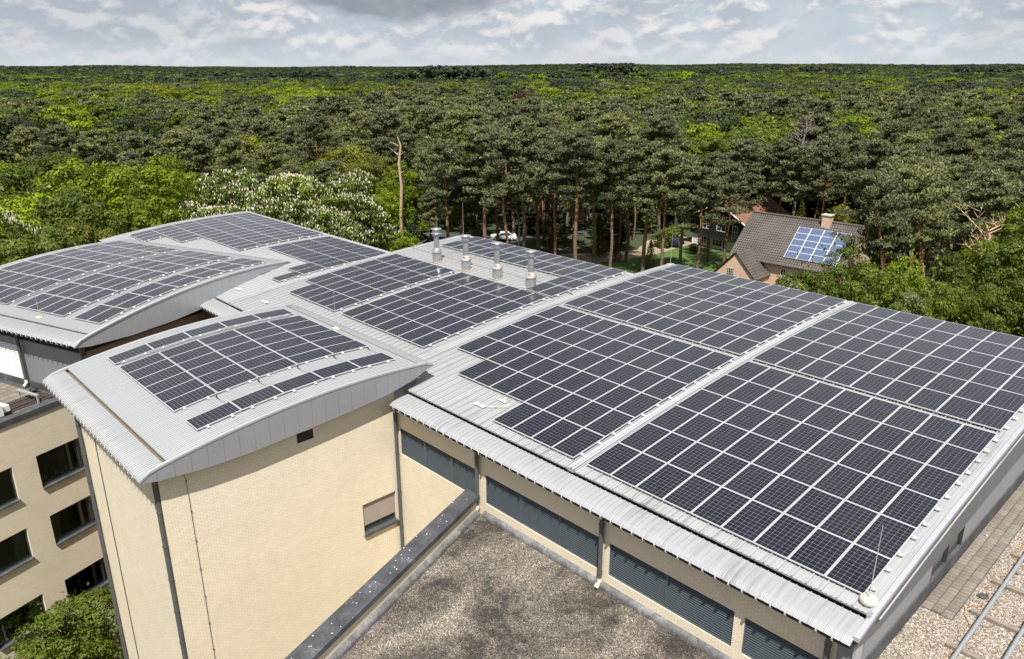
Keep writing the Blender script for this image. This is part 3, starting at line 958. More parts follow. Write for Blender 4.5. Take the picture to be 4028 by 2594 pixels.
# ------------------------------------------------------------------ gravel roofs, parapet, walkway
def flat_roofs():
    zg = H - 15.75
    poly = [(-18.79, 16.09), (-9.84, -8.84), (-4.98, -8.84), (-4.98, 16.09)]
    mb = MB().prism_z(poly, 8.8, zg)
    single('lower_gravel_roof', mb, MAT['gravel'], (-9, 8, zg), 'flat gravel roof with dark mossy patches below the brick wall', 'roof', kind='structure')
    mb = MB().box((-4.985, 16.4, 0.0), (9.0, 36.6, 13.8)).box((-4.975, -9.0, 0.0), (9.0, 16.4, 13.8))
    single('upper_gravel_roof', mb, MAT['gravel_pale'], (0, 20, 13.8), 'pale gravel roof beside the right end of the hall', 'roof', kind='structure')
    # parapet (turned frame)
    T = Thing('parapet_wall', (-12.55, 15.0, 0.0), 'cream brick parapet with dark felt coping between courtyard and gravel roof', 'parapet', turned=True)
    pa, pb = 21.70, 21.49
    T.part('wall', MB().prism_z([(-12.81, -4.0), (-12.29, -4.0), (-12.29, pb), (-12.81, pa - 0.02)], -5.0, H - 15.03), MAT['brick'])
    # coping strips, each a felt sheet folded over the edge
    cuts = [-4.0, -1.5, 1.0, 3.4, 5.9, 8.3, 10.8, 13.2, 15.7, 18.2, 20.6]
    for i, (a, b) in enumerate(zip(cuts, cuts[1:] + [None])):
        e0 = b - 0.005 if b else None
        A = [(-12.88, a), (-12.22, a), (-12.22, e0 if b else pb - 0.03), (-12.88, e0 if b else pa - 0.03)]
        m = MB().prism_z(A, H - 15.028, H - 14.95)
        m.prism_z([(-12.885, a), (-12.84, a), (-12.84, e0 if b else pa - 0.05), (-12.885, e0 if b else pa - 0.03)], H - 15.14, H - 15.03)
        m.prism_z([(-12.26, a), (-12.215, a), (-12.215, e0 if b else pb - 0.03), (-12.26, e0 if b else pb - 0.03)], H - 15.12, H - 15.03)
        T.part('coping_sheet', m, MAT['bitumen'])
    # pale flakes of old paint lying on the coping
    m = MB()
    rr = random.Random(3)
    for _ in range(60):
        q = rr.uniform(-12.86, -12.25); p = rr.gauss(15.5, 4.0); r = rr.uniform(0.006, 0.024)
        if not -3 < p < 21.2:
            continue
        a = rr.uniform(0, 6.28)
        m.prism_z([(q + r * math.cos(a + k * 1.57) * (1 + 0.5 * (k % 2)), p + r * math.sin(a + k * 1.57)) for k in range(4)], H - 14.95, H - 14.944)
    T.part('paint_flakes', m, MAT['white'])['kind'] = 'stuff'
    # lead-faced upstands along both walls of the gravel roof: a lumpy roll
    def roll(pts, nrm, mat=MAT['lead']):
        m = MB()
        rings = []
        rr = random.Random(int(pts[0][0] * 100))
        n = 120
        for i in range(n + 1):
            t = i / n
            x = pts[0][0] + (pts[1][0] - pts[0][0]) * t; y = pts[0][1] + (pts[1][1] - pts[0][1]) * t
            j = rr.uniform(-0.012, 0.012); k = rr.uniform(-0.015, 0.015)
            prof = [(0.14 + j, 0.0), (0.15 + j, 0.10), (0.12 + j, 0.19 + k), (0.06, 0.235 + k), (0.0, 0.25)]
            rings.append([(x + nrm[0] * a, y + nrm[1] * a, zg + b - 0.01) for a, b in prof])
        vs = [p for r in rings for p in r]
        fs = [(i * 5 + k, (i + 1) * 5 + k, (i + 1) * 5 + k + 1, i * 5 + k + 1) for i in range(n) for k in range(4)]
        m.add(vs, fs, 0, True)
        return m
    single('wall_upstand', roll([(-18.5, 16.1), (-5.2, 16.1)], (0, -1)), MAT['lead'], (-12, 16, zg), 'mottled lead upstand along the foot of the louvred wall', 'upstand')
    a = F2(-12.29, -3.5); b = F2(-12.29, 21.3)
    n2 = (math.cos(PHI), math.sin(PHI))
    single('parapet_upstand', roll([a[:2], b[:2]], n2), MAT['lead'], (-14, 8, zg), 'mottled lead upstand along the inside of the parapet', 'upstand')

    # loose gravel: real pebbles on both roofs, one mass each
    def gravel(name, label, n, pick, z, seed, rmin, rmax, mat):
        rg = np.random.default_rng(seed)
        xy = pick(rg, n)
        n = len(xy)
        r = rg.uniform(rmin, rmax, n)
        base = np.array([(1, 0, 0), (0, 1, 0), (-1, 0, 0), (0, -1, 0), (0, 0, 0.7)], float)
        ang = rg.uniform(0, 6.28, n); c, s = np.cos(ang), np.sin(ang)
        bx = base[None, :, 0] * rg.uniform(0.7, 1.3, (n, 1)); by = base[None, :, 1] * rg.uniform(0.7, 1.2, (n, 1)); bz = base[None, :, 2] + rg.uniform(-0.15, 0.15, (n, 5))
        bz[:, :4] -= 0.1
        V = np.stack([xy[:, None, 0] + (bx * c[:, None] - by * s[:, None]) * r[:, None], xy[:, None, 1] + (bx * s[:, None] + by * c[:, None]) * r[:, None], z + bz * r[:, None]], -1).reshape(-1, 3)
        F = (np.array([(0, 1, 4), (1, 2, 4), (2, 3, 4), (3, 0, 4)])[None] + (np.arange(n) * 5)[:, None, None]).reshape(-1, 3)
        me = bpy.data.meshes.new(name)
        me.vertices.add(len(V)); me.vertices.foreach_set('co', V.ravel())
        me.loops.add(F.size); me.loops.foreach_set('vertex_index', F.ravel())
        me.polygons.add(len(F)); me.polygons.foreach_set('loop_start', np.arange(len(F)) * 3)
        me.update(calc_edges=True)
        at = me.attributes.new('tint', 'FLOAT', 'POINT'); at.data.foreach_set('value', np.repeat(rg.beta(1.6, 1.7, n), 5))
        me.materials.append(mat)
        o = bpy.data.objects.new(name, me); C.objects.link(o)
        tag(o, label, 'gravel', kind='stuff')

    def in_lower(rg, n):
        x = rg.uniform(-19, -5.0, n * 3); y = rg.uniform(4.0, 15.97, n * 3)
        q = 0.9412 * x + 0.3378 * y
        # fewer pale stones on the silted, mossy areas
        w = 0.5 + 0.5 * np.sin(x * 1.1 + 1.7 * np.sin(y * 0.6)) * np.cos(y * 0.8 + 0.6 * np.sin(x * 0.9))
        k = (q > -12.12) & (rg.uniform(0, 1, n * 3) < 0.35 + 0.65 * w)
        return np.stack([x[k], y[k]], -1)[:n]
    gravel('gravel', 'loose washed pebbles covering the lower flat roof', 36000, in_lower, H - 15.75, 1, 0.012, 0.03, MAT['pebble'])

    def in_upper(rg, n):
        x = rg.uniform(-4.95, -0.6, n * 2); y = rg.uniform(16.2, 29.0, n * 2)
        k = ~((x < -4.15) & (y > 20.25))
        return np.stack([x[k], y[k]], -1)[:n]
    gravel('gravel', 'loose pale pebbles on the roof beside the walkway', 22000, in_upper, 13.8, 2, 0.010, 0.026, MAT['pebble_pale'])
    # paved walkway: every slab its own piece
    o = single('paved_walkway', MB().box((-4.98, 20.25, 13.79), (-4.17, 36.5, 13.806)), MAT['bitumen'], (-4.6, 28, 13.8), 'strip of worn paving slabs along the grey side wall', 'walkway', kind='structure')
    mesh = []
    rr = random.Random(5)
    for _ in range(4):
        m = MB(); a, b = 0.128, 0.172
        m.add([(-a, -b, 0), (a, -b, 0), (a, b, 0), (-a, b, 0), (-a + .006, -b + .006, 0.03 + rr.uniform(0, .006)), (a - .006, -b + .006, 0.03 + rr.uniform(0, .006)), (a - .006, b - .006, 0.03 + rr.uniform(0, .006)), (-a + .006, b - .006, 0.03 + rr.uniform(0, .006))],
              [(4, 5, 6, 7), (0, 1, 5, 4), (1, 2, 6, 5), (2, 3, 7, 6), (3, 0, 4, 7)])
        mesh.append(m.mesh('paver', MAT['paver']))
    y = 20.43
    row = 0
    while y < 36.2:
        for c in range(3):
            po = bpy.data.objects.new('paver', mesh[rr.randrange(4)])
            C.objects.link(po); po.parent = o
            po.location = (-4.85 + 0.268 * c + 4.6 + rr.uniform(-.004, .004), y + (0.05 if c == 1 else 0) - 28 + rr.uniform(-.004, .004), 0.004)
            po.rotation_euler = (0, 0, rr.uniform(-0.012, 0.012))
        y += 0.352; row += 1


flat_roofs()

# ------------------------------------------------------------------ tower with its own curved roof
def crescent(T, fn, x0, x1, pts, mat, width, fascia_name='fascia_panel'):
    """cladding panels between the roof curve and a lower curve (y, z above ground), each a piece"""
    ys = [p[0] for p in pts]

    def lower(y):
        for (a, za), (b, zb) in zip(pts[:-1], pts[1:]):
            if y <= b:
                t = (y - a) / (b - a); return za + (zb - za) * t
        return pts[-1][1]
    edges = samples(ys[0], ys[-1], width)
    for a, b in zip(edges[:-1], edges[1:]):
        q = samples(a + 0.004, b - 0.004, 0.3)
        top = [fn(y) - 0.02 - max(0, 0.16 - (y - ys[0]) * 0.4) - max(0, 0.12 - (ys[-1] - y) * 0.35) for y in q]
        low = [min(lower(y), t - 0.02) for y, t in zip(q, top)]
        T.part(fascia_name, MB().prism_x(list(zip(q, low)) + list(zip(q, top))[::-1], x0, x1), mat)


def verge(T, fn, x0, x1, y0, y1, mat):
    """thin metal edge over the fascia"""
    q = samples(y0, y1, 0.35)
    top = [fn(y) + 0.05 - max(0, 0.16 - (y - y0) * 0.4) - max(0, 0.12 - (y1 - y) * 0.35) for y in q]
    T.part('verge_trim', MB().prism_x([(y, t - 0.075) for y, t in zip(q, top)] + [(y, t) for y, t in zip(q, top)][::-1], x0, x1), mat)


def curved_roof(T, fn, x0, x1, ys0, ys1, lip0, L0, lip1, L1, mat, bmat, gmat='black'):
    so = T.part('roof_sheet', sheet_mb(MB(), fn, x0, x1, ys0, ys1), mat)
    me = seam_mesh('standing_seam', fn, ys0, ys1, mat, (0.045, 0.045), (0.045, 0.04))
    for sx in clip_x(x0 + 0.02, x1 - 0.3):
        T.inst('standing_seam', me, (sx, ys0, fn(ys0)), parent=so)
    for lip, L, d in ((lip0, L0, 1), (lip1, L1, -1)):
        bo = T.part('eave_band', band_mb(MB(), fn, lip, x0, x1, d, L), bmat)
        hk = hook_mesh('eave_hook', fn, lip, bmat, d, L, ribs=3)
        p = band_profile(fn, lip, d, L)[-1]
        for sx in clip_x(x0 + 0.05, x1 - 0.28):
            T.inst('eave_hook', hk, (sx, p[0], p[1]), parent=bo)
    g = MB()
    a, b = lip0 + L0 - 0.03, ys0 + 0.06
    z = fn(ys0)
    g.box((x0 + 0.02, a, z - 0.22), (x1 - 0.02, b, z - 0.18)).box((x0 + 0.02, b - 0.02, z - 0.18), (x1 - 0.02, b, z - 0.045))
    g.box((x0 + 0.02, lip0 + 0.06, z - 0.42), (x1 - 0.02, a - 0.01, z - 0.37))
    T.part('gutter', g, MAT[gmat])
    g = MB()
    a, b = ys1 - 0.06, lip1 - L1 + 0.03
    z = fn(ys1)
    g.box((x0 + 0.02, a, z - 0.26), (x1 - 0.02, b, z - 0.22)).box((x0 + 0.02, a, z - 0.22), (x1 - 0.02, a + 0.02, z - 0.06))
    T.part('gutter', g, MAT['black'])


def tower():
    T = Thing('brick_tower', (-24.0, 6.73, -5.0), 'tall cream brick tower with crescent metal fascia and arched grey roof', 'building')
    ys = samples(6.73, 17.2, 1.0)
    T.part('wall', MB().prism_x([(6.735, -5.0), (17.2, -5.0)] + [(y, c_tower(y) - 0.36) for y in reversed(ys)], -33.1, -24.3), MAT['brick'])
    wy0, wy1, wz0, wz1 = 14.26, 15.89, H - 18.36, H - 16.98
    m = MB()
    m.box((-24.299, 6.73, -5.0), (-24.0, 16.09, wz0))
    m.box((-24.299, 6.73, wz0), (-24.0, wy0, wz1)); m.box((-24.299, wy1, wz0), (-24.0, 16.09, wz1))
    yt = samples(6.73, 16.09, 1.0)
    m.prism_x([(6.73, wz1), (16.09, wz1)] + [(y, c_tower(y) - 0.36) for y in reversed(yt)], -24.299, -24.0)
    T.part('wall', m, MAT['brick'])
    # side above the hall's roof
    yt = samples(16.1, 17.2, 0.6)
    T.part('wall', MB().prism_x([(16.1, 14.5), (17.2, 14.5)] + [(y, c_tower(y) - 0.12) for y in reversed(yt)], -24.299, -24.02), MAT['clad'])
    # window with a lowered blind
    fr = MB()
    X0, X1 = -24.2, -24.12
    t = 0.06
    fr.box((X0, wy0, wz0), (X1, wy0 + t, wz1)).box((X0, wy1 - t, wz0), (X1, wy1, wz1)).box((X0, wy0 + t, wz1 - t), (X1, wy1 - t, wz1)).box((X0, wy0 + t, wz0), (X1, wy1 - t, wz0 + t)).box((X0, wy0 + 0.86, wz0 + t), (X1, wy0 + 0.92, wz0 + 0.36))
    wo = T.part('window', fr, MAT['dark_frame'])
    T.part('glass', MB().box((X0 + 0.02, wy0 + t, wz0 + t), (X0 + 0.03, wy1 - t, wz1 - t)), MAT['glass_dark'], wo)
    T.part('blind', MB().box((X1 + 0.005, wy0 + 0.03, wz0 + 0.33), (X1 + 0.02, wy1 - 0.03, wz1 - 0.01)), MAT['blind'], wo)
    T.part('sill', MB().box((-24.115, wy0 + 0.001, wz0 - 0.05), (-23.89, wy1 - 0.001, wz0 + 0.03)).box((-23.995, wy0 - 0.03, wz0 - 0.09), (-23.885, wy1 + 0.05, wz0 - 0.051)), MAT['bitumen'], wo)
    v = MB().box((-24.0, 11.72, H - 13.24), (-23.985, 12.38, H - 12.86))
    vo = T.part('vent_grille', v, MAT['black'])
    # roof
    curved_roof(T, c_tower, -34.9, -23.62, 7.03, 17.08, 6.05, 0.86, 17.82, 0.56, MAT['roof_clean'], MAT['band'], 'silt')
    low = [(6.06, H - 12.50), (6.6, H - 12.60), (8.0, H - 12.72), (9.6, H - 12.74), (11.75, H - 12.62), (13.5, H - 12.50), (15.45, H - 12.32), (16.8, H - 12.05), (17.8, H - 11.66)]
    crescent(T, c_tower, -23.63, -23.58, low, MAT['fascia'], 0.56)
    crescent(T, c_tower, -34.98, -34.93, low, MAT['fascia'], 1.2)
    verge(T, c_tower, -23.70, -23.56, 6.06, 17.82, MAT['fascia_light'])
    verge(T, c_tower, -35.0, -34.82, 6.06, 17.82, MAT['fascia_light'])
    # soffit under the overhang
    ys = samples(6.5, 17.6, 1.0)
    T.part('soffit', MB().prism_x([(y, c_tower(y) - 0.42) for y in ys] + [(y, c_tower(y) - 0.40) for y in reversed(ys)], -23.98, -23.64), MAT['clad'])
    # downpipes
    for x, y in ((-24.09, 6.64), (-33.14, 6.64)):
        po = T.part('downpipe', MB().tube([(x, y, H - 12.6), (x, y, -4.8)], 0.085, 10), MAT['pipe_dark'])
        k = MB(); zz = H - 14.0
        while zz > -4:
            k.lathe([(0.10, -0.025), (0.10, 0.025)], (x, y, zz), 10); zz -= 1.32
        T.part('bracket', k, MAT['pipe_dark'], po)['kind'] = 'stuff'
    # movement joint in the narrow wall: mortar edge and dark slit, a little ragged
    rr = random.Random(2)
    z = -4.9
    m = MB()
    while z < H - 12.7:
        dx = rr.uniform(-0.012, 0.012)
        m.box((-31.24 + dx, 6.705, z), (-31.20 + dx, 6.735, z + 0.2)); z += 0.2
    T.part('expansion_joint', m, MAT['black'])
    m = MB(); z = -4.9
    while z < H - 13.2:
        dx = rr.uniform(-0.012, 0.012)
        m.box((-31.31 + dx, 6.715, z), (-31.245 + dx, 6.736, z + 0.2)); z += 0.2
    T.part('mortar_edge', m, MAT['pipe_cream'])
    # lightning conductor on the big wall, with its clips
    wo = T.part('lightning_wire', MB().tube([(-23.97, 6.8, H - 12.72), (-23.97, 7.45, H - 12.82), (-23.97, 7.58, H - 12.95), (-23.97, 7.60, H - 13.1), (-23.97, 7.61, -4.8)], 0.008, 5), MAT['pipe_dark'])
    k = MB(); z = H - 13.15
    while z > -4:
        k.lathe([(0.0, -0.025), (0.028, -0.012), (0.028, 0.012), (0.0, 0.025)], (-23.968, 7.605, z), 6); z -= 1.16
    T.part('wire_clip', k, MAT['pipe_dark'], wo)['kind'] = 'stuff'
    return T


tower()


# ------------------------------------------------------------------ turned building at the back left
def left_building():
    T = Thing('rear_wing', (-34.7, 22.0, 11.9), 'grey clad wing with arched metal roof and long crescent fascia', 'building', turned=True)
    zt = H - 16.1
    ys = samples(22.3, 35.4, 1.2)
    T.part('wall', MB().prism_x([(22.3, -5.0), (35.4, -5.0)] + [(y, c_left(y) - 0.36) for y in reversed(ys)], -48.8, -34.99), MAT['brick_brown'])
    # front: grey boards, clerestory, white louvre
    z1 = H - 13.42
    def boards(q0, q1, za, zb):
        n = max(1, round((q1 - q0) / 0.62))
        for i in range(n):
            a = q0 + (q1 - q0) * i / n; b = q0 + (q1 - q0) * (i + 1) / n
            T.part('cladding_board', MB().box((a + 0.004, 22.0, za), (b - 0.004, 22.06, zb)), MAT['clad'])
    T.part('backing', MB().box((-48.8, 22.06, 10.0), (-34.75, 22.3, z1)), MAT['fascia_dark'])
    boards(-40.3, -34.75, zt + 0.36, z1)
    boards(-48.8, -42.6, zt + 0.36, z1)
    boards(-42.6, -40.3, z1 - 0.36, z1)
    T.part('felt_upstand', MB().box((-48.8, 21.93, zt - 0.05), (-34.72, 22.055, zt + 0.35)), MAT['bitumen'])
    lv = T.part('louvre', MB().box((-42.6, 21.99, zt + 0.36), (-42.52, 22.06, z1 - 0.36)).box((-40.38, 21.99, zt + 0.36), (-40.3, 22.06, z1 - 0.36)).box((-42.52, 21.96, zt + 0.36), (-40.38, 22.05, zt + 0.46)), MAT['white'])
    sl = MB().prism_x([(0.0, 0.0), (0.003, -0.008), (0.07, 0.05), (0.066, 0.06)], 0, 2.12).mesh('slat', MAT['white'])
    nz = int((z1 - 0.36 - zt - 0.5) / 0.105)
    for k in range(nz):
        T.inst('slat', sl, (-42.51, 21.975, zt + 0.5 + k * 0.105), parent=lv)
    # clerestory strip
    z2 = H - 12.75
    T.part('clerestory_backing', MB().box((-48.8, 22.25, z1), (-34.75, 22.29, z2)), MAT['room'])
    q = -48.8
    while q < -35.0:
        b = min(q + 1.25, -34.75)
        wo = T.part('window', MB().box((q, 22.03, z1), (q + 0.06, 22.1, z2)).box((q + 0.06, 22.03, z1), (b, 22.1, z1 + 0.06)), MAT['dark_frame'])
        T.part('glass', MB().box((q + 0.06, 22.06, z1 + 0.06), (b, 22.07, z2)), MAT['glass'], wo)
        q = b
    T.part('sill', MB().box((-48.8, 21.95, z1 - 0.02), (-34.75, 22.05, z1 + 0.03)), MAT['pipe_dark'])
    # right side: brown brick under a dark clerestory
    ys = samples(22.3, 35.2, 1.2)
    T.part('side_wall', MB().prism_x([(22.05, -5.0), (35.2, -5.0), (35.2, H - 13.3), (22.05, H - 13.3)], -34.98, -34.72), MAT['brick_brown'])
    T.part('side_glazing', MB().prism_x([(22.05, H - 13.29), (33.0, H - 13.29)] + [(y, c_left(y) - 0.14) for y in samples(22.05, 33.0, 1.0)[::-1]], -34.97, -34.80), MAT['glass_dark'])
    m = MB()
    for y in samples(22.1, 32.0, 1.4):
        m.box((-34.81, y, H - 13.28), (-34.76, y + 0.06, H - 12.6))
    T.part('mullion', m, MAT['dark_frame'])
    curved_roof(T, c_left, -49.0, -34.25, 22.22, 35.55, 21.20, 0.92, 36.25, 0.62, MAT['roof_clean'], MAT['band'])
    low = [(21.21, H - 12.74), (22.0, H - 12.90), (24.3, H - 13.06), (27.0, H - 13.04), (29.1, H - 12.90), (31.3, H - 12.40), (33.6, H - 12.04), (36.2, H - 11.84)]
    crescent(T, c_left, -34.26, -34.2, low, MAT['fascia_light'], 0.52)
    crescent(T, c_left, -49.06, -49.0, low, MAT['fascia_light'], 1.5)
    verge(T, c_left, -34.34, -34.17, 21.21, 36.25, MAT['coping_metal'])
    verge(T, c_left, -49.08, -48.92, 21.21, 36.25, MAT['coping_metal'])
    for q, p in ((-39.9, 21.82), (-34.78, 21.86)):
        po = T.part('downpipe', MB().tube([(q, p, H - 12.95), (q, p, zt + 0.45)], 0.085, 10), MAT['pipe_dark'])
        T.part('outlet_bend', MB().tube([(q, p, zt + 0.46), (q, p - 0.01, zt + 0.3), (q, p - 0.08, zt + 0.18), (q, p - 0.2, zt + 0.12)], 0.09, 10), MAT['pipe_cream'], po)
    return T


left_building()


# ------------------------------------------------------------------ brick wing with windows, and its roof terrace
def window_wing():
    QF = -36.25
    zt = H - 16.1
    T = Thing('brick_wing', (QF, 18.0, -5.0), 'cream brick wing with rows of dark framed windows beside the tower', 'building', turned=True)
    rows = [(H - 19.98, H - 18.19), (H - 23.30, H - 21.60), (H - 27.10, H - 25.50)]
    cols = [(8.0, 13.0), (15.78, 18.28), (19.46, 22.0)]
    m = MB()
    t0 = QF - 0.35
    zs = -5.0
    for za, zb in rows[::-1]:
        m.box((t0, 2.0, zs), (QF, 21.98, za))
        p = 2.0
        for a, b in cols:
            m.box((t0, p, za), (QF, a, zb)); p = b
        if p < 21.98:
            m.box((t0, p, za), (QF, 21.98, zb))
        zs = zb
    m.box((t0, 2.0, zs), (QF, 21.98, zt + 0.12))
    T.part('wall', m, MAT['brick'])
    T.part('coping', MB().box((t0 - 0.08, 2.0, zt + 0.125), (QF + 0.06, 21.9, zt + 0.30)).box((QF + 0.03, 2.0, zt - 0.02), (QF + 0.055, 21.9, zt + 0.12)), MAT['bitumen'])
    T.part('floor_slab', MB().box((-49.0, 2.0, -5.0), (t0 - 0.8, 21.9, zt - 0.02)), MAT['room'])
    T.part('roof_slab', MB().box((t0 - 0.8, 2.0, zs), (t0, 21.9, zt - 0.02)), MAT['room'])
    rr = random.Random(9)
    for r, (za, zb) in enumerate(rows):
        for c, (a, b) in enumerate(cols):
            if c == 0:
                bb = b
            f = MB(); w = 0.07
            x0, x1 = QF - 0.2, QF - 0.12
            f.box((x0, a, za), (x1, a + w, zb)).box((x0, b - w, za), (x1, b, zb)).box((x0, a + w, zb - w), (x1, b - w, zb)).box((x0, a + w, za), (x1, b - w, za + w))
            mull = a + (b - a) * (0.84 if c == 2 else 0.16)
            f.box((x0, mull, za + w), (x1, mull + w, zb - w))
            wo = T.part('window', f, MAT['dark_frame'])
            T.part('glass', MB().box((x0 + 0.03, a + w, za + w), (x0 + 0.04, b - w, zb - w)), MAT['glass'], wo)
            T.part('sill', MB().box((QF - 0.115, a + 0.001, za - 0.05), (QF + 0.11, b - 0.001, za + 0.02)), MAT['bitumen'], wo)
            T.part('inner_sill', MB().box((QF - 0.95, a + 0.02, za + 0.02), (x0 - 0.01, b - 0.02, za + 0.06)), MAT['sill_light'], wo)
            if c == 2:
                T.part('blind', MB().box((x0 - 0.02, mull + w, za + 0.45), (x0 - 0.005, b - w, zb - w)), MAT['blind'], wo)
            if c == 1 and r == 0:
                T.part('blind', MB().box((x0 - 0.05, a + w, za + 0.12), (x0 - 0.03, b - w, zb - w)), MAT['blind_olive'], wo)
            elif c in (1, 2) and not (c == 2 and r == 0):
                # gathered curtain with folds
                cm = MB()
                side = b - w if c == 1 else a + w
                sg = -1 if c == 1 else 1
                n = 9
                vs = []
                for i in range(n + 1):
                    yy = side + sg * 0.06 * i
                    xx = x0 - 0.10 - 0.035 * (i % 2)
                    vs += [(xx, yy, za + 0.08), (xx, yy, zb - 0.03)]
                cm.add(vs, [(2 * i, 2 * i + 2, 2 * i + 3, 2 * i + 1) for i in range(n)])
                T.part('curtain', cm, MAT['curtain'], wo)
    # boxes on the window ledge of the top room
    za = rows[0][0]
    for p in (19.95, 20.5, 21.05):
        o = single('storage_box', MB().box((-0.14, -0.17, 0), (0.14, 0.17, 0.36)).box((-0.15, -0.18, 0.36), (0.15, 0.18, 0.42)).box((0.141, -0.1, 0.12), (0.146, -0.05, 0.3), 1).box((0.141, 0.0, 0.12), (0.146, 0.05, 0.3), 1),
                   [MAT['teal'], MAT['white']], (QF - 0.55, p, za + 0.065), {19.95: 'teal box half hidden at the left of the top window ledge', 20.5: 'teal box in the middle of the top window ledge', 21.05: 'teal box at the right of the top window ledge'}[p], 'box', 'boxes on the window ledge', turned=True, local=True)
    # terrace
    single('terrace', MB().box((-49.0, 2.0, zt - 0.3), (t0 - 0.09, 21.93, zt)), MAT['gravel'], (-42, 16, zt), 'gravelled roof terrace behind the brick wing', 'terrace', kind='structure', turned=True)
    so = single('terrace_paving', MB().box((-48.9, 20.0, zt), (-38.75, 21.92, zt + 0.012)), MAT['bitumen'], (-42, 21, zt), 'slabs laid along the foot of the grey wing', 'paving', kind='structure', turned=True)
    me = MB().add([(-.24, -.24, 0), (.24, -.24, 0), (.24, .24, 0), (-.24, .24, 0), (-.23, -.23, .04), (.23, -.23, .045), (.23, .23, .04), (-.23, .23, .036)], [(4, 5, 6, 7), (0, 1, 5, 4), (1, 2, 6, 5), (2, 3, 7, 6), (3, 0, 4, 7)]).mesh('paver', MAT['paver'])
    for i in range(14):
        for j in range(3):
            o = bpy.data.objects.new('paver', me); C.objects.link(o); o.parent = so
            o.location = (-39.05 - 0.497 * i + 42, 20.3 + 0.497 * j + (0.02 if i % 2 else 0) - 21, 0.005)
            o.rotation_euler = (0, 0, rr.uniform(-0.01, 0.01))
    # air handling unit: cabinet, hood, bracket legs
    A = Thing('air_handling_unit', (-37.6, 18.0, zt), 'white air handling unit on legs at the left edge behind the coping', 'air unit', turned=True)
    A.part('cabinet', MB().box((-38.1, 16.2, zt + 0.32), (-36.75, 18.75, zt + 0.86)), MAT['white'])
    A.part('hood', MB().prism_x([(16.4, zt + 0.86), (18.9, zt + 0.86), (19.2, zt + 1.25), (16.4, zt + 1.25)], -39.1, -38.12), MAT['white'])
    A.part('hood_duct', MB().box((-39.0, 16.6, zt + 0.3), (-38.2, 18.7, zt + 0.858)), MAT['white'])
    A.part('end_bracket', MB().box((-37.7, 18.755, zt + 0.42), (-36.85, 19.12, zt + 0.72)), MAT['white'])
    for q, p in ((-36.95, 18.5), (-38.0, 18.5), (-36.95, 16.4), (-38.0, 16.4)):
        A.part('leg', MB().box((q, p, zt), (q + 0.16, p + 0.22, zt + 0.319)), MAT['white'])
    for i, q in enumerate((-38.35, -38.12, -37.9, -37.55, -37.3)):
        m = MB().tube([(q, 2.5, zt + 0.16 + 0.03 * (i % 2)), (q, 21.2, zt + 0.16 + 0.03 * (i % 2)), (q, 21.5, zt + 0.1), (q, 21.75, zt - 0.05)], 0.075 if i in (0, 3) else 0.06, 8)
        single('insulated_pipe', m, MAT['pipe_brown'], (q, 18, zt + 0.16), ['thick brown insulated pipe farthest from the coping on the terrace', 'brown insulated pipe second from the inner side of the pipe run', 'brown insulated pipe in the middle of the pipe run', 'thick brown insulated pipe second nearest the coping', 'brown insulated pipe nearest the coping'][i], 'pipe', 'pipes along the terrace', turned=True)
    S = Thing('pipe_stand', (-37.8, 20.6, zt), 'galvanised steel frame bridging the brown pipes on the terrace', 'frame', turned=True)
    for q in (-38.55, -37.05):
        S.part('leg', MB().box((q - 0.04, 20.56, zt), (q + 0.04, 20.64, zt + 0.55)), MAT['alu'])
    S.part('crossbar', MB().box((-38.62, 20.54, zt + 0.551), (-36.98, 20.66, zt + 0.63)), MAT['alu'])
    for i in range(6):
        S.part('bolt', MB().lathe([(0.02, 0), (0.02, 0.05)], (-38.4 + 0.24 * i, 20.6, zt + 0.632), 6), MAT['alu'])
    single('vent_cowl', MB().lathe([(0.08, 0), (0.08, 0.18), (0.2, 0.2), (0.22, 0.26), (0.16, 0.32), (0, 0.34)], (0, 0, 0), 14), MAT['rubber'], (-38.75, 21.45, zt), 'small black mushroom vent on the terrace beside the pipes', 'vent', turned=True, local=True)


window_wing()


# ------------------------------------------------------------------ solar arrays
PW, PL = 1.006, 1.652
def panel_meshes():
    w, l, t, b = 0.4935, 0.818, 0.04, 0.02
    f = MB()
    f.box((-w, -l, -t), (-w + b, l, 0)).box((w - b, -l, -t), (w, l, 0)).box((-w + b, -l, -t), (w - b, -l + b, 0)).box((-w + b, l - b, -t), (w - b, l, 0)).box((-w + b, -l + b, -t + 0.004), (w - b, l - b, -t + 0.01))
    g = MB().box((-w + b, -l + b, -0.012), (w - b, l - b, -0.003))
    return f.mesh('solar_panel', MAT['frame']), g.mesh('panel_glass', MAT['cells'])


PANEL, GLASS = panel_meshes()
CLAMP = MB().box((-0.01, -0.045, -0.06), (0.10, 0.045, -0.035)).box((0.0, -0.03, -0.035), (0.045, 0.03, 0.02)).tube([(0.05, 0, -0.03), (0.13, 0, -0.03)], 0.03, 6).mesh('end_clamp', MAT['clamp'])


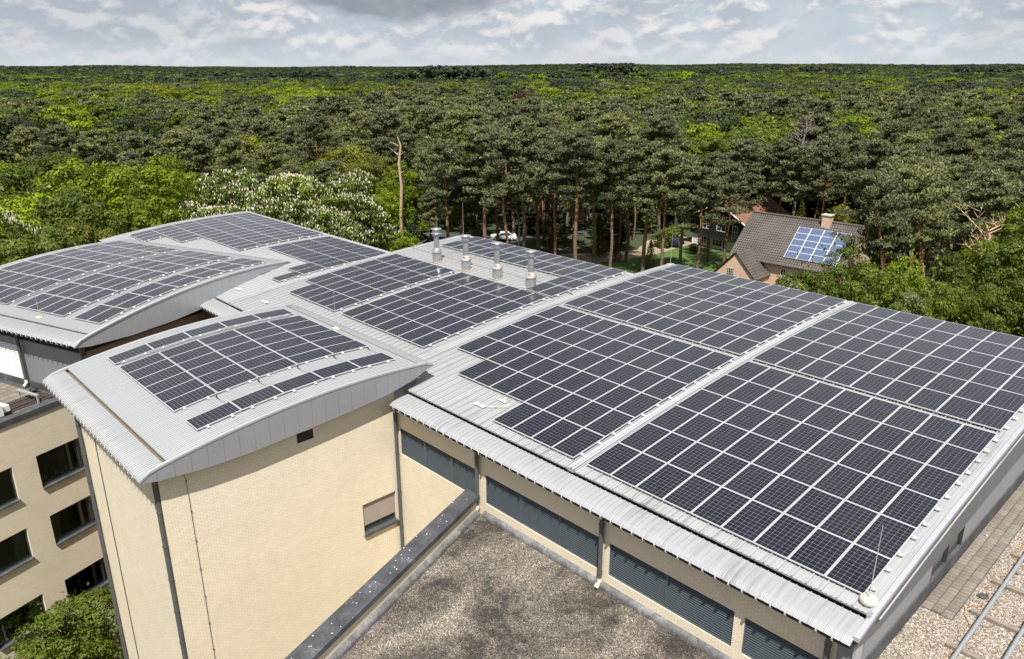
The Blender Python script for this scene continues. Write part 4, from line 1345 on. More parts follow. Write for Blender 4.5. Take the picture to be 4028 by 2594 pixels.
def array(label, fn, rows, xr, y0, pw=PW, pl=PL, turned=False, group=None, clamps=True):
    """rows: list of (first column, number of columns) counted leftwards from the right edge xr; y0 is the front edge"""
    T = Thing('solar_array', (xr, y0, fn(y0) + SH), label, 'solar array', group, turned=turned)
    # walk along the curve so that the panels keep their length
    y = y0
    rj = random.Random(int(abs(xr) * 10 + y0 * 7))
    rails = []
    for c0, n in rows:
        y1 = y + pl
        for _ in range(3):
            y1 = y + pl * math.cos(math.atan2(fn(y1) - fn(y), y1 - y))
        za, zb = fn(y) + SH, fn(y1) + SH
        ang = math.atan2(zb - za, y1 - y)
        ym, zm = (y + y1) / 2, (za + zb) / 2
        for i in range(n):
            x = xr - (c0 + i + 0.5) * pw
            o = T.inst('solar_panel', PANEL, (x, ym, zm), (ang + rj.uniform(-0.0022, 0.0022), rj.uniform(-0.0022, 0.0022), 0))
            g = bpy.data.objects.new('panel_glass', GLASS); C.objects.link(g); g.parent = o
        xa, xb = xr - (c0 + n) * pw - 0.02, xr - c0 * pw + 0.05
        for fr in (0.23, 0.77):
            yy = y + (y1 - y) * fr; zz = za + (zb - za) * fr
            T.part('mounting_rail', MB().box((xa, yy - 0.02, zz - 0.085), (xb, yy + 0.02, zz - 0.042)), MAT['alu'])
            if clamps:
                T.inst('end_clamp', CLAMP, (xr - c0 * pw + 0.01, yy, zz), (ang, 0, 0))
        # dark foam strip under the outer edge
        y = y1
    return T


array('front solar array on the hall nearest the camera at the right corner', c_hall, [(0, 9)] * 6, -5.436, 17.02)
array('rear solar array at the right end of the hall roof', c_hall, [(0, 9)] * 6, -5.436, 27.22)
array('large stepped solar array on the middle of the hall roof', c_hall, [(0, 4), (0, 8), (0, 10), (0, 10), (0, 10), (0, 10)], -15.05, 17.02, 1.004)
array('rear solar array in front of the brown tiled house', c_hall, [(0, 10)] * 6, -15.05, 27.28, 1.004)
array('seven column solar array in front of the two right flues', c_hall, [(0, 7)] * 5, -26.38, 19.42, 0.998, 1.63)
array('solar array beside the tower in front of the left flue', c_hall, [(0, 5), (0, 6), (0, 6), (0, 6), (0, 6)], -33.93, 19.40, 0.985, 1.63)
array('long solar array behind the four flues', c_hall, [(0, 2), (0, 2), (0, 13), (0, 13)], -26.28, 27.78, 1.005, 1.5)
array('small stepped solar array behind the crescent tip on the rear roof', c_rear, [(0, 1), (0, 2), (0, 8), (0, 8), (0, 8)], -41.1, 20.0, 0.97, 1.6)
array('far stepped solar array below the blossoming chestnuts', c_rear, [(9, 3), (6, 6), (0, 12), (0, 12), (0, 12), (0, 12)], -49.9, 18.4, 1.012, 1.63)
array('main six column solar array on the tower roof', c_tower, [(0, 6)] * 5, -26.60, 8.38, 0.976 * 1.006, 1.665)
array('single row of panels along the near edge of the tower roof', c_tower, [(0, 1)] * 5, -24.54, 8.38, 0.976 * 1.006, 1.655)
array('single row of panels along the far edge of the tower roof', c_tower, [(0, 1)] * 5, -33.0, 8.38, 0.98, 1.655)
array('two column solar array beside the crescent fascia of the rear wing', c_left, [(0, 2)] * 7, -34.66, 22.96, turned=True, pl=1.675)
array('four column solar array in the middle of the rear wing roof', c_left, [(0, 4)] * 7, -37.44, 22.93, turned=True, pl=1.675)
array('six column solar array at the left edge of the rear wing roof', c_left, [(0, 6)] * 7, -42.20, 22.92, turned=True, pl=1.675)


# ------------------------------------------------------------------ things on the roofs
def flues():
    labels = ['leftmost steel flue without rust on the hall roof', 'second steel flue from the left with a rust spot on its collar', 'third steel flue from the left with a rusty collar', 'rightmost and nearest steel flue with a rusty collar']
    for i, x in enumerate((-36.62, -33.85, -31.12, -28.42)):
        y = 28.3
        z = c_hall(y) - 0.04
        T = Thing('steel_flue', (x, y, z), labels[i], 'flue', 'flues on the hall roof')
        T.part('base_drum', MB().lathe([(0.30, 0), (0.285, 0.05), (0.285, 0.66)], (x, y, z), 24), MAT['flue'])
        T.part('collar', MB().lathe([(0.325, 0.64), (0.325, 0.70), (0.19, 0.90), (0.18, 0.93)], (x, y, z), 24), MAT['flue'] if i == 0 else MAT['collar'])
        T.part('pipe', MB().lathe([(0.165, 0.90), (0.165, 1.84)], (x, y, z), 24), MAT['flue'])
        T.part('ring', MB().lathe([(0.18, 1.78), (0.18, 1.83)], (x, y, z), 24), MAT['alu'])
        T.part('cowl', MB().lathe([(0.235, 1.80), (0.245, 1.83), (0.245, 2.0), (0.235, 2.02)], (x, y, z), 24), MAT['flue'])
        if i == 0:
            T.part('wind_disc', MB().lathe([(0.17, 1.80), (0.33, 1.81), (0.33, 1.825), (0.17, 1.835)], (x, y, z), 24), MAT['flue'])
        k = MB()
        for a in range(4):
            k.tube([(x + 0.2 * math.cos(a * 1.57 + 0.4), y + 0.2 * math.sin(a * 1.57 + 0.4), z + 2.0), (x + 0.2 * math.cos(a * 1.57 + 0.4), y + 0.2 * math.sin(a * 1.57 + 0.4), z + 2.09)], 0.012, 5)
        T.part('stay', k, MAT['alu'])
        T.part('cap', MB().lathe([(0.05, 2.05), (0.325, 2.08), (0.33, 2.10), (0.10, 2.15), (0.0, 2.16)], (x, y, z), 28), MAT['flue'])
        T.part('base_flashing', MB().box((x - 0.42, y - 0.38, z + 0.041), (x + 0.34, y + 0.75, z + 0.052 + 0.03)), MAT['rust'])
    # lightning wire passing behind the flues
    single('lightning_cable', MB().tube([(-41.2, 31.0, c_hall(31.0) + 0.12)] + [(x, 29.2 + 0.03 * math.sin(x * 3), c_hall(29.2) + 0.10 + 0.015 * math.sin(x * 9)) for x in np.arange(-40.4, -27.4, 0.4)] + [(-27.2, 28.95, c_hall(29) + 0.08)], 0.016, 5), MAT['galv'], (-34, 29.2, 16), 'thin cable strung past the four flues', 'cable')


flues()


def rods():
    def rod(x, y, z, h, base, label, turned=False):
        T = Thing('lightning_rod', (x, y, z), label, 'lightning rod', 'lightning rods on the roofs', turned=turned)
        T.part('mast', MB().tube([(x, y, z + 0.04), (x + 0.02, y, z + h)], [0.012, 0.006], 6), MAT['alu'])
        if base == 'disc':
            T.part('concrete_base', MB().lathe([(0.21, 0), (0.225, 0.02), (0.21, 0.12), (0.19, 0.135), (0.0, 0.14)], (x, y, z), 20), MAT['concrete'])
            T.part('foot_clamp', MB().lathe([(0.03, 0.14), (0.02, 0.2)], (x, y, z), 8), MAT['alu'])
        else:
            T.part('foot_plate', MB().box((x - 0.2, y - 0.09, z + 0.03), (x + 0.14, y + 0.09, z + 0.10)), MAT['pipe_cream'])
    rod(-5.30, 16.98, c_hall(16.98) + 0.02, 2.2, 'disc', 'lightning rod in a round concrete foot at the near corner of the hall')
    rod(-29.73, 17.0, c_tower(17.0) + 0.0, 1.9, 'plate', 'thin lightning rod at the far edge of the tower roof')
    rod(-38.7, 22.5, c_left(22.5), 1.8, 'plate', 'thin lightning rod at the front of the rear wing roof', True)
    rod(-60.5, 27.9, c_rear(27.9), 1.9, 'plate', 'lightning rod at the far corner below the chestnuts')
    rod(-40.3, 33.5, c_hall(33.5), 2.4, 'plate', 'tall lightning rod behind the second flue')
    rod(-25.5, 37.0, c_hall(37.0), 2.3, 'plate', 'lightning rod at the far edge before the lawn')
    # clamp plates lying on the seams, some with a loose wire
    for i, (x, y, lab) in enumerate(((-20.35, 17.55, 'white metal cable plate on the streaked roof near the stepped array'), (-42.2, 17.95, 'small metal plate on the roof right beside the crescent fascia'), (-38.75, 17.9, 'small metal plate alone on the roof between tower and rear wing'))):
        z = c_hall(y) + 0.05
        T = Thing('cable_plate', (x, y, z), lab, 'roof plate', 'metal plates on the seams')
        T.part('plate', MB().box((x - 0.27, y - 0.09, z), (x + 0.27, y + 0.09, z + 0.02)), MAT['white'])
        T.part('clip', MB().box((x - 0.05, y - 0.04, z + 0.021), (x + 0.04, y + 0.05, z + 0.08)).box((x + 0.1, y - 0.02, z + 0.021), (x + 0.13, y + 0.02, z + 0.06)), MAT['alu'])
        if i == 0:
            T.part('loose_wire', MB().tube([(x + 0.2, y, z + 0.03), (x + 0.6, y + 0.15, z + 0.10), (x + 0.95, y + 0.45, z + 0.14), (x + 1.0, y + 0.8, z + 0.16), (x + 0.75, y + 1.05, z + 0.16)], 0.012, 5), MAT['pipe_cream'])
    single('cable_bracket', MB().box((-0.2, -0.05, 0), (0.2, 0.05, 0.02)).box((0.1, -0.03, 0.02), (0.14, 0.03, 0.16)), MAT['white'], (-19.9, 18.3, c_hall(18.3) + 0.05), 'upright metal bracket behind the white cable plate', 'bracket', local=True)
    # black string cables looping out between the arrays
    def loop(x, y, fn, dx, label, turned=False):
        z = fn(y) + SH - 0.03
        single('cable_loop', MB().tube([(0, 0, -0.02), (0.08, 0.0, 0.0), (0.16, -0.05, -0.05), (dx * 0.55, -0.03, -0.1), (dx, 0.02, -0.09), (dx + 0.05, 0.06, -0.06)], 0.022, 6), MAT['rubber'], (x, y, z), label, 'cable', 'black array cables', turned=turned, local=True)
    for k_, y in enumerate((9.95, 11.62, 13.3, 14.95, 16.6)):
        loop(-26.58, y, c_tower, 0.95, ['first', 'second', 'third', 'fourth', 'fifth'][k_] + ' black cable from the tower front between the two near arrays')
    for k_, y in enumerate((26.2, 29.4, 32.6)):
        loop(-37.42, y, c_left, 0.6, ['nearest', 'middle', 'farthest'][k_] + ' black cable between the two right arrays of the rear wing', True)
    for k_, y in enumerate((21.0, 24.2, 27.3)):
        loop(-33.9, y, c_hall, 0.45, ['nearest', 'middle', 'farthest'][k_] + ' black cable between the arrays in front of the flues')
    loop(-26.25, 28.9, c_hall, 0.9, 'black cable crossing the flashing right of the flues')
    # metal cable tray along the far array of the tower
    ys = samples(8.6, 16.3, 0.7)
    m = MB().prism_x([(y, c_tower(y) + 0.055) for y in ys] + [(y, c_tower(y) + 0.13) for y in reversed(ys)], -32.86, -32.78)
    single('cable_tray', m, MAT['galv'], (-32.8, 12.4, 16), 'galvanised cable tray beside the far panel row of the tower', 'cable tray')
    ys = samples(23.2, 34.4, 0.7)
    m = MB().prism_x([(y, c_left(y) + 0.055) for y in ys] + [(y, c_left(y) + 0.13) for y in reversed(ys)], -41.98, -41.9)
    single('cable_tray', m, MAT['galv'], (-41.9, 28.8, 16), 'galvanised cable tray between the wide arrays of the rear wing', 'cable tray', turned=True)


rods()


def right_roof_things():
    z = 13.8
    T = Thing('roof_rail', (-3.2, 24.0, z), 'pair of galvanised rail tubes on timber sleepers at the right edge', 'rail')
    for x in (-3.63, -2.72):
        T.part('tube', MB().tube([(x, 14.0, z + 0.16), (x, 36.0, z + 0.16)], 0.055, 10), MAT['galv'])
    m = None
    rr = random.Random(4)
    for k in range(12):
        y = 15.5 + 1.85 * k - 0.05
        o = T.part('sleeper', MB().box((-3.95, y - 0.08, z + 0.0), (-2.4, y + 0.08, z + 0.10)), MAT['timber'])
        T.part('saddle', MB().box((-3.70, y - 0.05, z + 0.101), (-3.56, y + 0.05, z + 0.13)).box((-2.79, y - 0.05, z + 0.101), (-2.65, y + 0.05, z + 0.13)), MAT['galv'], o)
    pts = [(-4.15, 17.2), (-3.95, 18.0), (-3.78, 18.7), (-3.74, 19.3), (-3.62, 19.75), (-3.66, 20.2), (-4.05, 20.75), (-4.1, 21.1), (-3.78, 21.4), (-3.82, 22.0), (-3.95, 22.3), (-3.8, 22.8), (-3.83, 23.3), (-3.6, 23.6), (-3.62, 24.2), (-3.85, 24.9), (-3.9, 26.0), (-3.7, 27.2), (-3.85, 29.0)]
    path = []
    for i in range(len(pts) - 1):
        for k in range(4):
            t = k / 4
            path.append((pts[i][0] * (1 - t) + pts[i + 1][0] * t + 0.02 * math.sin(i * 2 + t * 6), pts[i][1] * (1 - t) + pts[i + 1][1] * t, z + 0.03))
    single('extension_cable', MB().tube(path, 0.009, 6), MAT['orange'], (-3.8, 22, z), 'orange cable snaking over the pale gravel beside the walkway', 'cable')
    single('timber_offcut', MB().box((-0.04, -0.3, 0), (0.04, 0.3, 0.03)).xf(0.35), MAT['timber'], (-3.62, 24.0, z + 0.05), 'splintered timber offcut lying against the rail', 'timber', local=True)
    single('felt_scrap', MB().prism_z([(-0.14, -0.1), (0.02, -0.16), (0.16, -0.02), (0.1, 0.14), (-0.06, 0.1)], 0, 0.03), MAT['bitumen'], (-3.93, 21.95, z + 0.012), 'torn black felt scrap beside the orange cable', 'scrap', local=True)
    m = MB().lathe([(0.04, 0), (0.05, 0.03), (0.03, 0.06), (0, 0.065)], n=7)
    single('broken_stone', m, MAT['concrete'], (-4.78, 25.2, z + 0.036), 'pale broken stone lying on the walkway', 'stone', local=True)


right_roof_things()

# ------------------------------------------------------------------ houses beyond the hall
def tiled_roof(mb, o, e, up, width, length, mi=0, pitch=0.30, course=0.36):
    """pantiled plane: o is the lower left corner, e along the eave, up along the slope; wavy rows that step at every course"""
    o, e, up = Vector(o), Vector(e).normalized(), Vector(up).normalized()
    n = e.cross(up).normalized()
    if n.z < 0:
        n = -n
    nx = int(width / pitch) * 2
    rows = int(length / course)
    for r in range(rows):
        vs = []
        a, b = r * length / rows, (r + 1) * length / rows + 0.03
        for i in range(nx + 1):
            d = width * i / nx
            h = 0.045 * (1 if i % 2 else -0.4)
            vs += [o + e * d + up * a + n * (h + 0.05), o + e * d + up * b + n * h]
        mb.add(vs, [(2 * i, 2 * i + 2, 2 * i + 3, 2 * i + 1) for i in range(nx)], mi)
        # riser of the course
        mb.add([o + up * a + n * 0.05, o + e * width + up * a + n * 0.05, o + e * width + up * a - n * 0.03, o + up * a - n * 0.03], [(0, 1, 2, 3)], mi)
    return mb


def paned_window(T, org, e, w, h, cols, rows, frame, glass, depth=0.06, parent=None):
    """a window lying on a wall: org lower left corner (thing axes), e along the wall"""
    e = Vector(e).normalized(); nn = Vector((e.y, -e.x, 0)); o = Vector(org)

    def slab(mb, a, b, c, d, p0, p1):
        P = [o + e * x + Vector((0, 0, z)) + nn * q for q in (p0, p1) for x, z in ((a, c), (b, c), (b, d), (a, d))]
        mb.add(P, [(3, 2, 1, 0), (4, 5, 6, 7), (0, 1, 5, 4), (1, 2, 6, 5), (2, 3, 7, 6), (3, 0, 4, 7)])
    f = MB(); t = 0.075
    slab(f, 0, t, 0, h, 0.01, depth); slab(f, w - t, w, 0, h, 0.01, depth); slab(f, t, w - t, h - t, h, 0.01, depth); slab(f, t, w - t, 0, t, 0.01, depth)
    for i in range(1, cols):
        x = w * i / cols; slab(f, x - 0.03, x + 0.03, t, h - t, 0.012, depth - 0.01)
    for i in range(1, rows):
        z = h * i / rows; slab(f, t, w - t, z - 0.022, z + 0.022, 0.013, depth - 0.015)
    wo = T.part('window', f, frame, parent)
    g = MB(); slab(g, t, w - t, t, h - t, 0.004, 0.02)
    T.part('pane', g, glass, wo)
    return wo


def brick_house():
    yaw = 0.03
    O = Vector((-43.4, 89.9, H - 19.02))
    e = Vector((math.cos(yaw), math.sin(yaw), 0)); n = Vector((-math.sin(yaw), math.cos(yaw), 0))
    sl = math.radians(43)
    up = n * math.cos(sl) + Vector((0, 0, math.sin(sl)))
    dn = -n * math.cos(sl) + Vector((0, 0, math.sin(sl)))     # the other slope, seen from behind
    P = lambda a, b: O + e * a + up * b
    T = Thing('brick_house', tuple(P(0.2, -5.6).xy) + (0.0,), 'pink brick house with steep brown tiled roof and blue solar panels', 'house')
    eL, eR, lo, hi = -6.85, 7.35, -5.75, 1.35
    W = eR - eL
    ridge = P(0, hi)
    depth = 2 * (hi - lo) * math.cos(sl)
    zE = P(0, lo).z
    # walls
    def quadwall(mb, a, b, z0, z1):
        mb.add([(a.x, a.y, z0), (b.x, b.y, z0), (b.x, b.y, z1), (a.x, a.y, z1)], [(0, 1, 2, 3)])
    m = MB()
    c = [P(eL + 0.35, lo) + n * 0.45, P(eR - 0.35, lo) + n * 0.45, P(eR - 0.35, lo) + n * (depth - 0.45), P(eL + 0.35, lo) + n * (depth - 0.45)]
    for i in range(4):
        quadwall(m, c[i], c[(i + 1) % 4], 0.0, zE - 0.1 + (0.35 if i in (0, 2) else 0))
    for k in (eL + 0.35, eR - 0.35):
        a, b = P(k, lo) + n * 0.45, P(k, lo) + n * (depth - 0.45); r = P(k, hi)
        m.add([(a.x, a.y, zE - 0.1), (b.x, b.y, zE - 0.1), (b.x, b.y, zE + 0.3), (r.x, r.y, r.z - 0.12), (a.x, a.y, zE + 0.3)], [(0, 1, 2, 3, 4)])
    T.part('wall', m, MAT['brick_pink'])
    r1 = T.part('roof', tiled_roof(MB(), P(eL, lo), e, up, W, hi - lo), MAT['tile_brown'])
    r1['kind'] = 'stuff'
    r2 = T.part('roof', tiled_roof(MB(), P(eL, lo) + n * depth, e, dn, W, hi - lo), MAT['tile_brown'])
    r2['kind'] = 'stuff'
    rt = [P(eL - 0.02, hi) + Vector((0, 0, 0.06)), P(eR + 0.02, hi) + Vector((0, 0, 0.06))]
    T.part('ridge_tiles', MB().tube([tuple(rt[0] + (rt[1] - rt[0]) * t) for t in np.linspace(0, 1, 40)], [0.15 + 0.025 * (i % 2) for i in range(40)], 7), MAT['tile_brown'])
    for k in (eL, eR):
        T.part('verge_board', MB().tube([tuple(P(k, lo)), tuple(P(k, hi))], 0.09, 5).tube([tuple(P(k, lo) + n * depth), tuple(P(k, hi))], 0.09, 5), MAT['tile_brown'])
    T.part('gutter', MB().tube([tuple(P(eL, lo) + Vector((0, 0, -0.04)) - n * 0.05), tuple(P(eR, lo) + Vector((0, 0, -0.04)) - n * 0.05)], 0.075, 7), MAT['pipe_dark'])
    # chimney
    cc = P(3.05, 0.95)
    ch = MB()
    for (a, b, z0, z1) in ((0.52, 0.42, -1.2, 1.15),):
        q = [cc + e * (sx * a) + n * (sy * b) for sx, sy in ((-1, -1), (1, -1), (1, 1), (-1, 1))]
        ch.prism_z([(p.x, p.y) for p in q], cc.z + z0, cc.z + z1)
    co = T.part('chimney', ch, MAT['brick_pink'])
    q = [cc + e * (sx * 0.62) + n * (sy * 0.52) for sx, sy in ((-1, -1), (1, -1), (1, 1), (-1, 1))]
    T.part('chimney_cap', MB().prism_z([(p.x, p.y) for p in q], cc.z + 1.152, cc.z + 1.27), MAT['concrete'], co)
    # front gable with its own steep roof
    fn = P(0, -5.75) - n * 3.35                                # plane of the gable wall
    ax, az, hw, ez = -4.12, 6.45, 2.85, 3.45
    G = lambda a, off, z: Vector((fn.x, fn.y, 0)) + e * a + n * off + Vector((0, 0, z))
    m = MB()
    m.add([G(ax - hw + 0.25, 0, 0), G(ax + hw - 0.25, 0, 0), G(ax + hw - 0.25, 0, ez + 0.1), G(ax, 0, az - 0.12), G(ax - hw + 0.25, 0, ez + 0.1)], [(0, 1, 2, 3, 4)])
    for s in (-1, 1):
        m.add([G(ax + s * (hw - 0.25), 0, 0), G(ax + s * (hw - 0.25), 4.0, 0), G(ax + s * (hw - 0.25), 4.0, ez + 0.1), G(ax + s * (hw - 0.25), 0, ez + 0.1)], [(0, 1, 2, 3)])
    T.part('gable_wall', m, MAT['brick_pink'])
    L = math.hypot(hw, az - ez)
    for s in (-1, 1):
        upv = (e * (-s * hw) + Vector((0, 0, az - ez)))
        # each slope runs back until it meets the main roof; rows shorten towards the valley
        mb = MB()
        rows = 11
        nn_ = n
        for r in range(rows):
            t0, t1 = r / rows, (r + 1) / rows + 0.01
            zz = ez + (az - ez) * t0
            back = 3.8 if zz < zE else 3.8 + (zz - zE) / math.tan(sl)
            cols = int(back / 0.28)
            vs = []
            nrm = Vector((s * (az - ez), 0, hw)).normalized(); nrm = e * nrm.x + Vector((0, 0, nrm.z))
            for i in range(cols + 1):
                d = -0.12 + (back + 0.12) * i / cols
                h = 0.035 * (1 if i % 2 else -0.4)
                pa = G(ax + s * hw * (1 - t0), d, ez + (az - ez) * t0) + nrm * (h + 0.05)
                pb = G(ax + s * hw * (1 - t1), d, ez + (az - ez) * t1) + nrm * h
                vs += [pa, pb]
            mb.add(vs, [(2 * i, 2 * i + 2, 2 * i + 3, 2 * i + 1) for i in range(cols)])
            a, b = G(ax + s * hw * (1 - t0), -0.12, zz), G(ax + s * hw * (1 - t0), back, zz)
            mb.add([a + nrm * 0.05, b + nrm * 0.05, b - nrm * 0.03, a - nrm * 0.03], [(0, 1, 2, 3)])
        ro = T.part('gable_roof', mb, MAT['tile_brown'])
        ro['kind'] = 'stuff'
        T.part('verge_board', MB().tube([tuple(G(ax + s * hw, -0.12, ez)), tuple(G(ax, -0.12, az))], 0.08, 5), MAT['darkwood'])
    paned_window(T, G(-5.15, 0, 3.1), e, 1.0, 1.35, 4, 4, MAT['concrete'], MAT['glass_dark'])
    # round window and a second window on the main wall
    mw = P(0, lo) + n * 0.45
    c0 = Vector((mw.x, mw.y, 0)) + e * 0.35 - n * 0.02 + Vector((0, 0, 4.05))
    m = MB(); m2 = MB(); k = 18
    ring = [(math.cos(2 * math.pi * i / k), math.sin(2 * math.pi * i / k)) for i in range(k)]
    vs = [c0 + e * (0.40 * a) + Vector((0, 0, 0.58 * b)) - n * 0.06 for a, b in ring] + [c0 + e * (0.30 * a) + Vector((0, 0, 0.48 * b)) - n * 0.06 for a, b in ring]
    m.add(vs, [(i, (i + 1) % k, k + (i + 1) % k, k + i) for i in range(k)])
    m2.add([c0 + e * (0.31 * a) + Vector((0, 0, 0.49 * b)) - n * 0.03 for a, b in ring], [tuple(range(k))])
    wo = T.part('round_window', m, MAT['pipe_cream'])
    T.part('pane', m2, MAT['glass_dark'], wo)
    m3 = MB().tube([tuple(c0 - e * 0.3 - n * 0.05), tuple(c0 + e * 0.3 - n * 0.05)], 0.03, 4).tube([tuple(c0 - Vector((0, 0, 0.48)) - n * 0.05), tuple(c0 + Vector((0, 0, 0.48)) - n * 0.05)], 0.03, 4)
    T.part('glazing_bar', m3, MAT['white'], wo)
    for a in (2.6, 5.0):
        paned_window(T, Vector((mw.x, mw.y, 3.2)) + e * a - n * 0.01, e, 1.1, 1.3, 3, 3, MAT['dark_frame'], MAT['glass_dark'])
    # the blue modules: four columns of five, on rails
    A = Thing('house_solar_array', tuple(P(0.04, -4.7)), 'blue solar array of four columns on the brown tiled house roof', 'solar array')
    pw, ph = 1.6, 0.94
    nrm = e.cross(up)
    if nrm.z < 0:
        nrm = -nrm
    rot = Matrix((e, up, nrm)).transposed().to_euler()
    t = 0.04
    fm = MB(); b = 0.035
    w, h = pw / 2 - 0.02, ph / 2 - 0.006
    fm.box((-w, -h, 0), (-w + b, h, t)).box((w - b, -h, 0), (w, h, t)).box((-w + b, -h, 0), (w - b, -h + b, t)).box((-w + b, h - b, 0), (w - b, h, t))
    fme = fm.mesh('solar_panel', MAT['frame']); gme = MB().box((-w + b, -h + b, 0.01), (w - b, h - b, t - 0.006)).mesh('panel_glass', MAT['cells_blue'])
    for i in range(4):
        for j in range(5):
            p = P(0.04 + pw * (i + 0.5), -4.7 + ph * (j + 0.5)) + nrm * 0.16
            o = A.inst('solar_panel', fme, tuple(p), tuple(rot))
            g = bpy.data.objects.new('panel_glass', gme); C.objects.link(g); g.parent = o
    for i in range(5):
        p0, p1 = P(0.04 + pw * i, -4.75) + nrm * 0.15, P(0.04 + pw * i, 0.02) + nrm * 0.15
        A.part('mounting_rail', MB().tube([tuple(p0), tuple(p1)], 0.05, 4), MAT['frame'])


brick_house()


def chalet():
    c0 = Vector((-70.18, 107.51, 0)); fe = Vector((0.9907, -0.136, 0)); fn = Vector((0.136, 0.9907, 0))
    T = Thing('chalet', tuple(c0), 'black timber chalet with white ground floor and red tiled roof among pines', 'house')
    P = lambda a, b, z: c0 + fe * a + fn * b + Vector((0, 0, z))

    def blk(a0, a1, b0, b1, z0, z1):
        return MB().prism_z([tuple(P(a, b, 0).xy) for a, b in ((a0, b0), (a1, b0), (a1, b1), (a0, b1))], z0, z1)
    T.part('ground_floor', blk(0, 11.5, 0, 10, -0.2, 1.9), MAT['white'])
    T.part('upper_floor', blk(-0.25, 11.7, -0.3, 10, 1.9, 4.7), MAT['darkwood'])
    # gable facing the camera
    ax, az, ez = 6.2, 7.7, 4.3
    g = MB().add([P(-0.25, -0.3, 4.7), P(11.7, -0.3, 4.7), P(ax, -0.3, az - 0.15)], [(0, 1, 2)])
    T.part('gable', g, MAT['darkwood'])
    for s, a in ((-1, -1.3), (1, 12.7)):
        dz = (az - ez)
        o = P(a, -1.4, ez); upv = P(ax, -1.4, az) - o
        ro = T.part('roof', tiled_roof(MB(), o, fn, upv, 12.0, upv.length, 0, 0.34, 0.42), MAT['tile_red'])
        ro['kind'] = 'stuff'
        T.part('barge_board', MB().tube([tuple(o - Vector((0, 0, 0.1))), tuple(o + upv - Vector((0, 0, 0.1)))], 0.10, 4), MAT['white'])
    T.part('chimney', blk(4.4, 5.4, 3.0, 3.9, 6.0, 8.3), MAT['white'])
    T.part('chimney_cap', blk(4.3, 5.5, 2.9, 4.0, 8.302, 8.4), MAT['concrete'])
    m = blk(2.6, 11.5, -1.3, -0.3, 1.92, 2.06)
    bo = T.part('balcony', m, MAT['darkwood'])
    r = MB().tube([tuple(P(2.6, -1.25, 2.95)), tuple(P(11.5, -1.25, 2.95))], 0.05, 4)
    for i in range(24):
        a = 2.7 + i * 0.38
        r.prism_z([tuple(P(a + dx, -1.25 + dy, 0).xy) for dx, dy in ((0, -0.02), (0.2, -0.02), (0.2, 0.02), (0, 0.02))], 2.06, 2.92)
    T.part('balcony_rail', r, MAT['darkwood'], bo)
    for a, z, w, h in ((1.2, 0.45, 1.9, 1.15), (4.3, 0.45, 2.0, 1.15)):
        paned_window(T, P(a, -0.01, z), fe, w, h, 3, 2, MAT['white'], MAT['glass_dark'])
    for a, z, w, h in ((2.4, 3.0, 1.5, 1.15), (5.2, 3.0, 1.8, 1.25), (8.3, 2.3, 1.0, 2.0)):
        paned_window(T, P(a, -0.31, z), fe, w, h, 2, 2, MAT['white'], MAT['glass_dark'])
    for a in (3.25, 6.45):
        T.part('shutter', blk(a, a + 0.6, -0.06, -0.01, 0.4, 1.7), MAT['darkwood'])
    T.part('door', blk(7.3, 8.2, -0.05, -0.01, -0.2, 1.75), MAT['white'])


chalet()


def far_house(X, Y, w, d, hw, hr, yaw, wall, roof, label, windows=3, name='house', gable_white=False):
    cx, cy, _ = CW(X, Y)
    T = Thing(name, (cx, cy, 0), label, 'house', 'houses among the trees', rot=yaw)
    T.loc = (0, 0, 0)                              # parts are given in the house's own axes
    m = MB().box((-w / 2, -d / 2, 0), (w / 2, d / 2, hw))
    T.part('wall', m, wall)
    rise = hr - hw
    for s in (-1, 1):
        o = Vector((-w / 2 - 0.4, s * (d / 2 + 0.4), hw - 0.25)); upv = Vector((-w / 2 - 0.4, 0, hr)) - o
        ro = T.part('roof', tiled_roof(MB(), o, (1, 0, 0), upv, w + 0.8, upv.length, 0, 0.5, 0.5), roof)
        ro['kind'] = 'stuff'
    for s in (-1, 1):
        T.part('gable', MB().add([(s * w / 2, -d / 2, hw), (s * w / 2, d / 2, hw), (s * w / 2, 0, hr - 0.1)], [(0, 1, 2)]), MAT['white'] if gable_white else wall)
        T.part('barge_board', MB().tube([(s * (w / 2 + 0.42), -d / 2 - 0.4, hw - 0.3), (s * (w / 2 + 0.42), 0, hr)], 0.11, 4).tube([(s * (w / 2 + 0.42), d / 2 + 0.4, hw - 0.3), (s * (w / 2 + 0.42), 0, hr)], 0.11, 4), MAT['white'])
    T.part('chimney', MB().box((w * 0.2, -0.5, hw), (w * 0.2 + 0.8, 0.4, hr + 1.1)), MAT['brick_red'])
    for i in range(windows):
        a = -w / 2 + w * (i + 0.5) / windows
        paned_window(T, (a - 0.6, -d / 2 - 0.005, hw - 2.0), (1, 0, 0), 1.3, 1.4, 2, 2, MAT['white'], MAT['glass_dark'])
        if i % 2 == 0:
            k = 0.55
            dz = hw + rise * 0.35
            y = -d / 2 * (1 - 0.35)
            do = T.part('dormer', MB().box((a - k, y - 0.5, dz - 0.3), (a + k, y + 1.2, dz + 1.0)), MAT['white'])
            T.part('dormer_pane', MB().box((a - k + 0.15, y - 0.52, dz), (a + k - 0.15, y - 0.505, dz + 0.8)), MAT['glass_dark'], do)


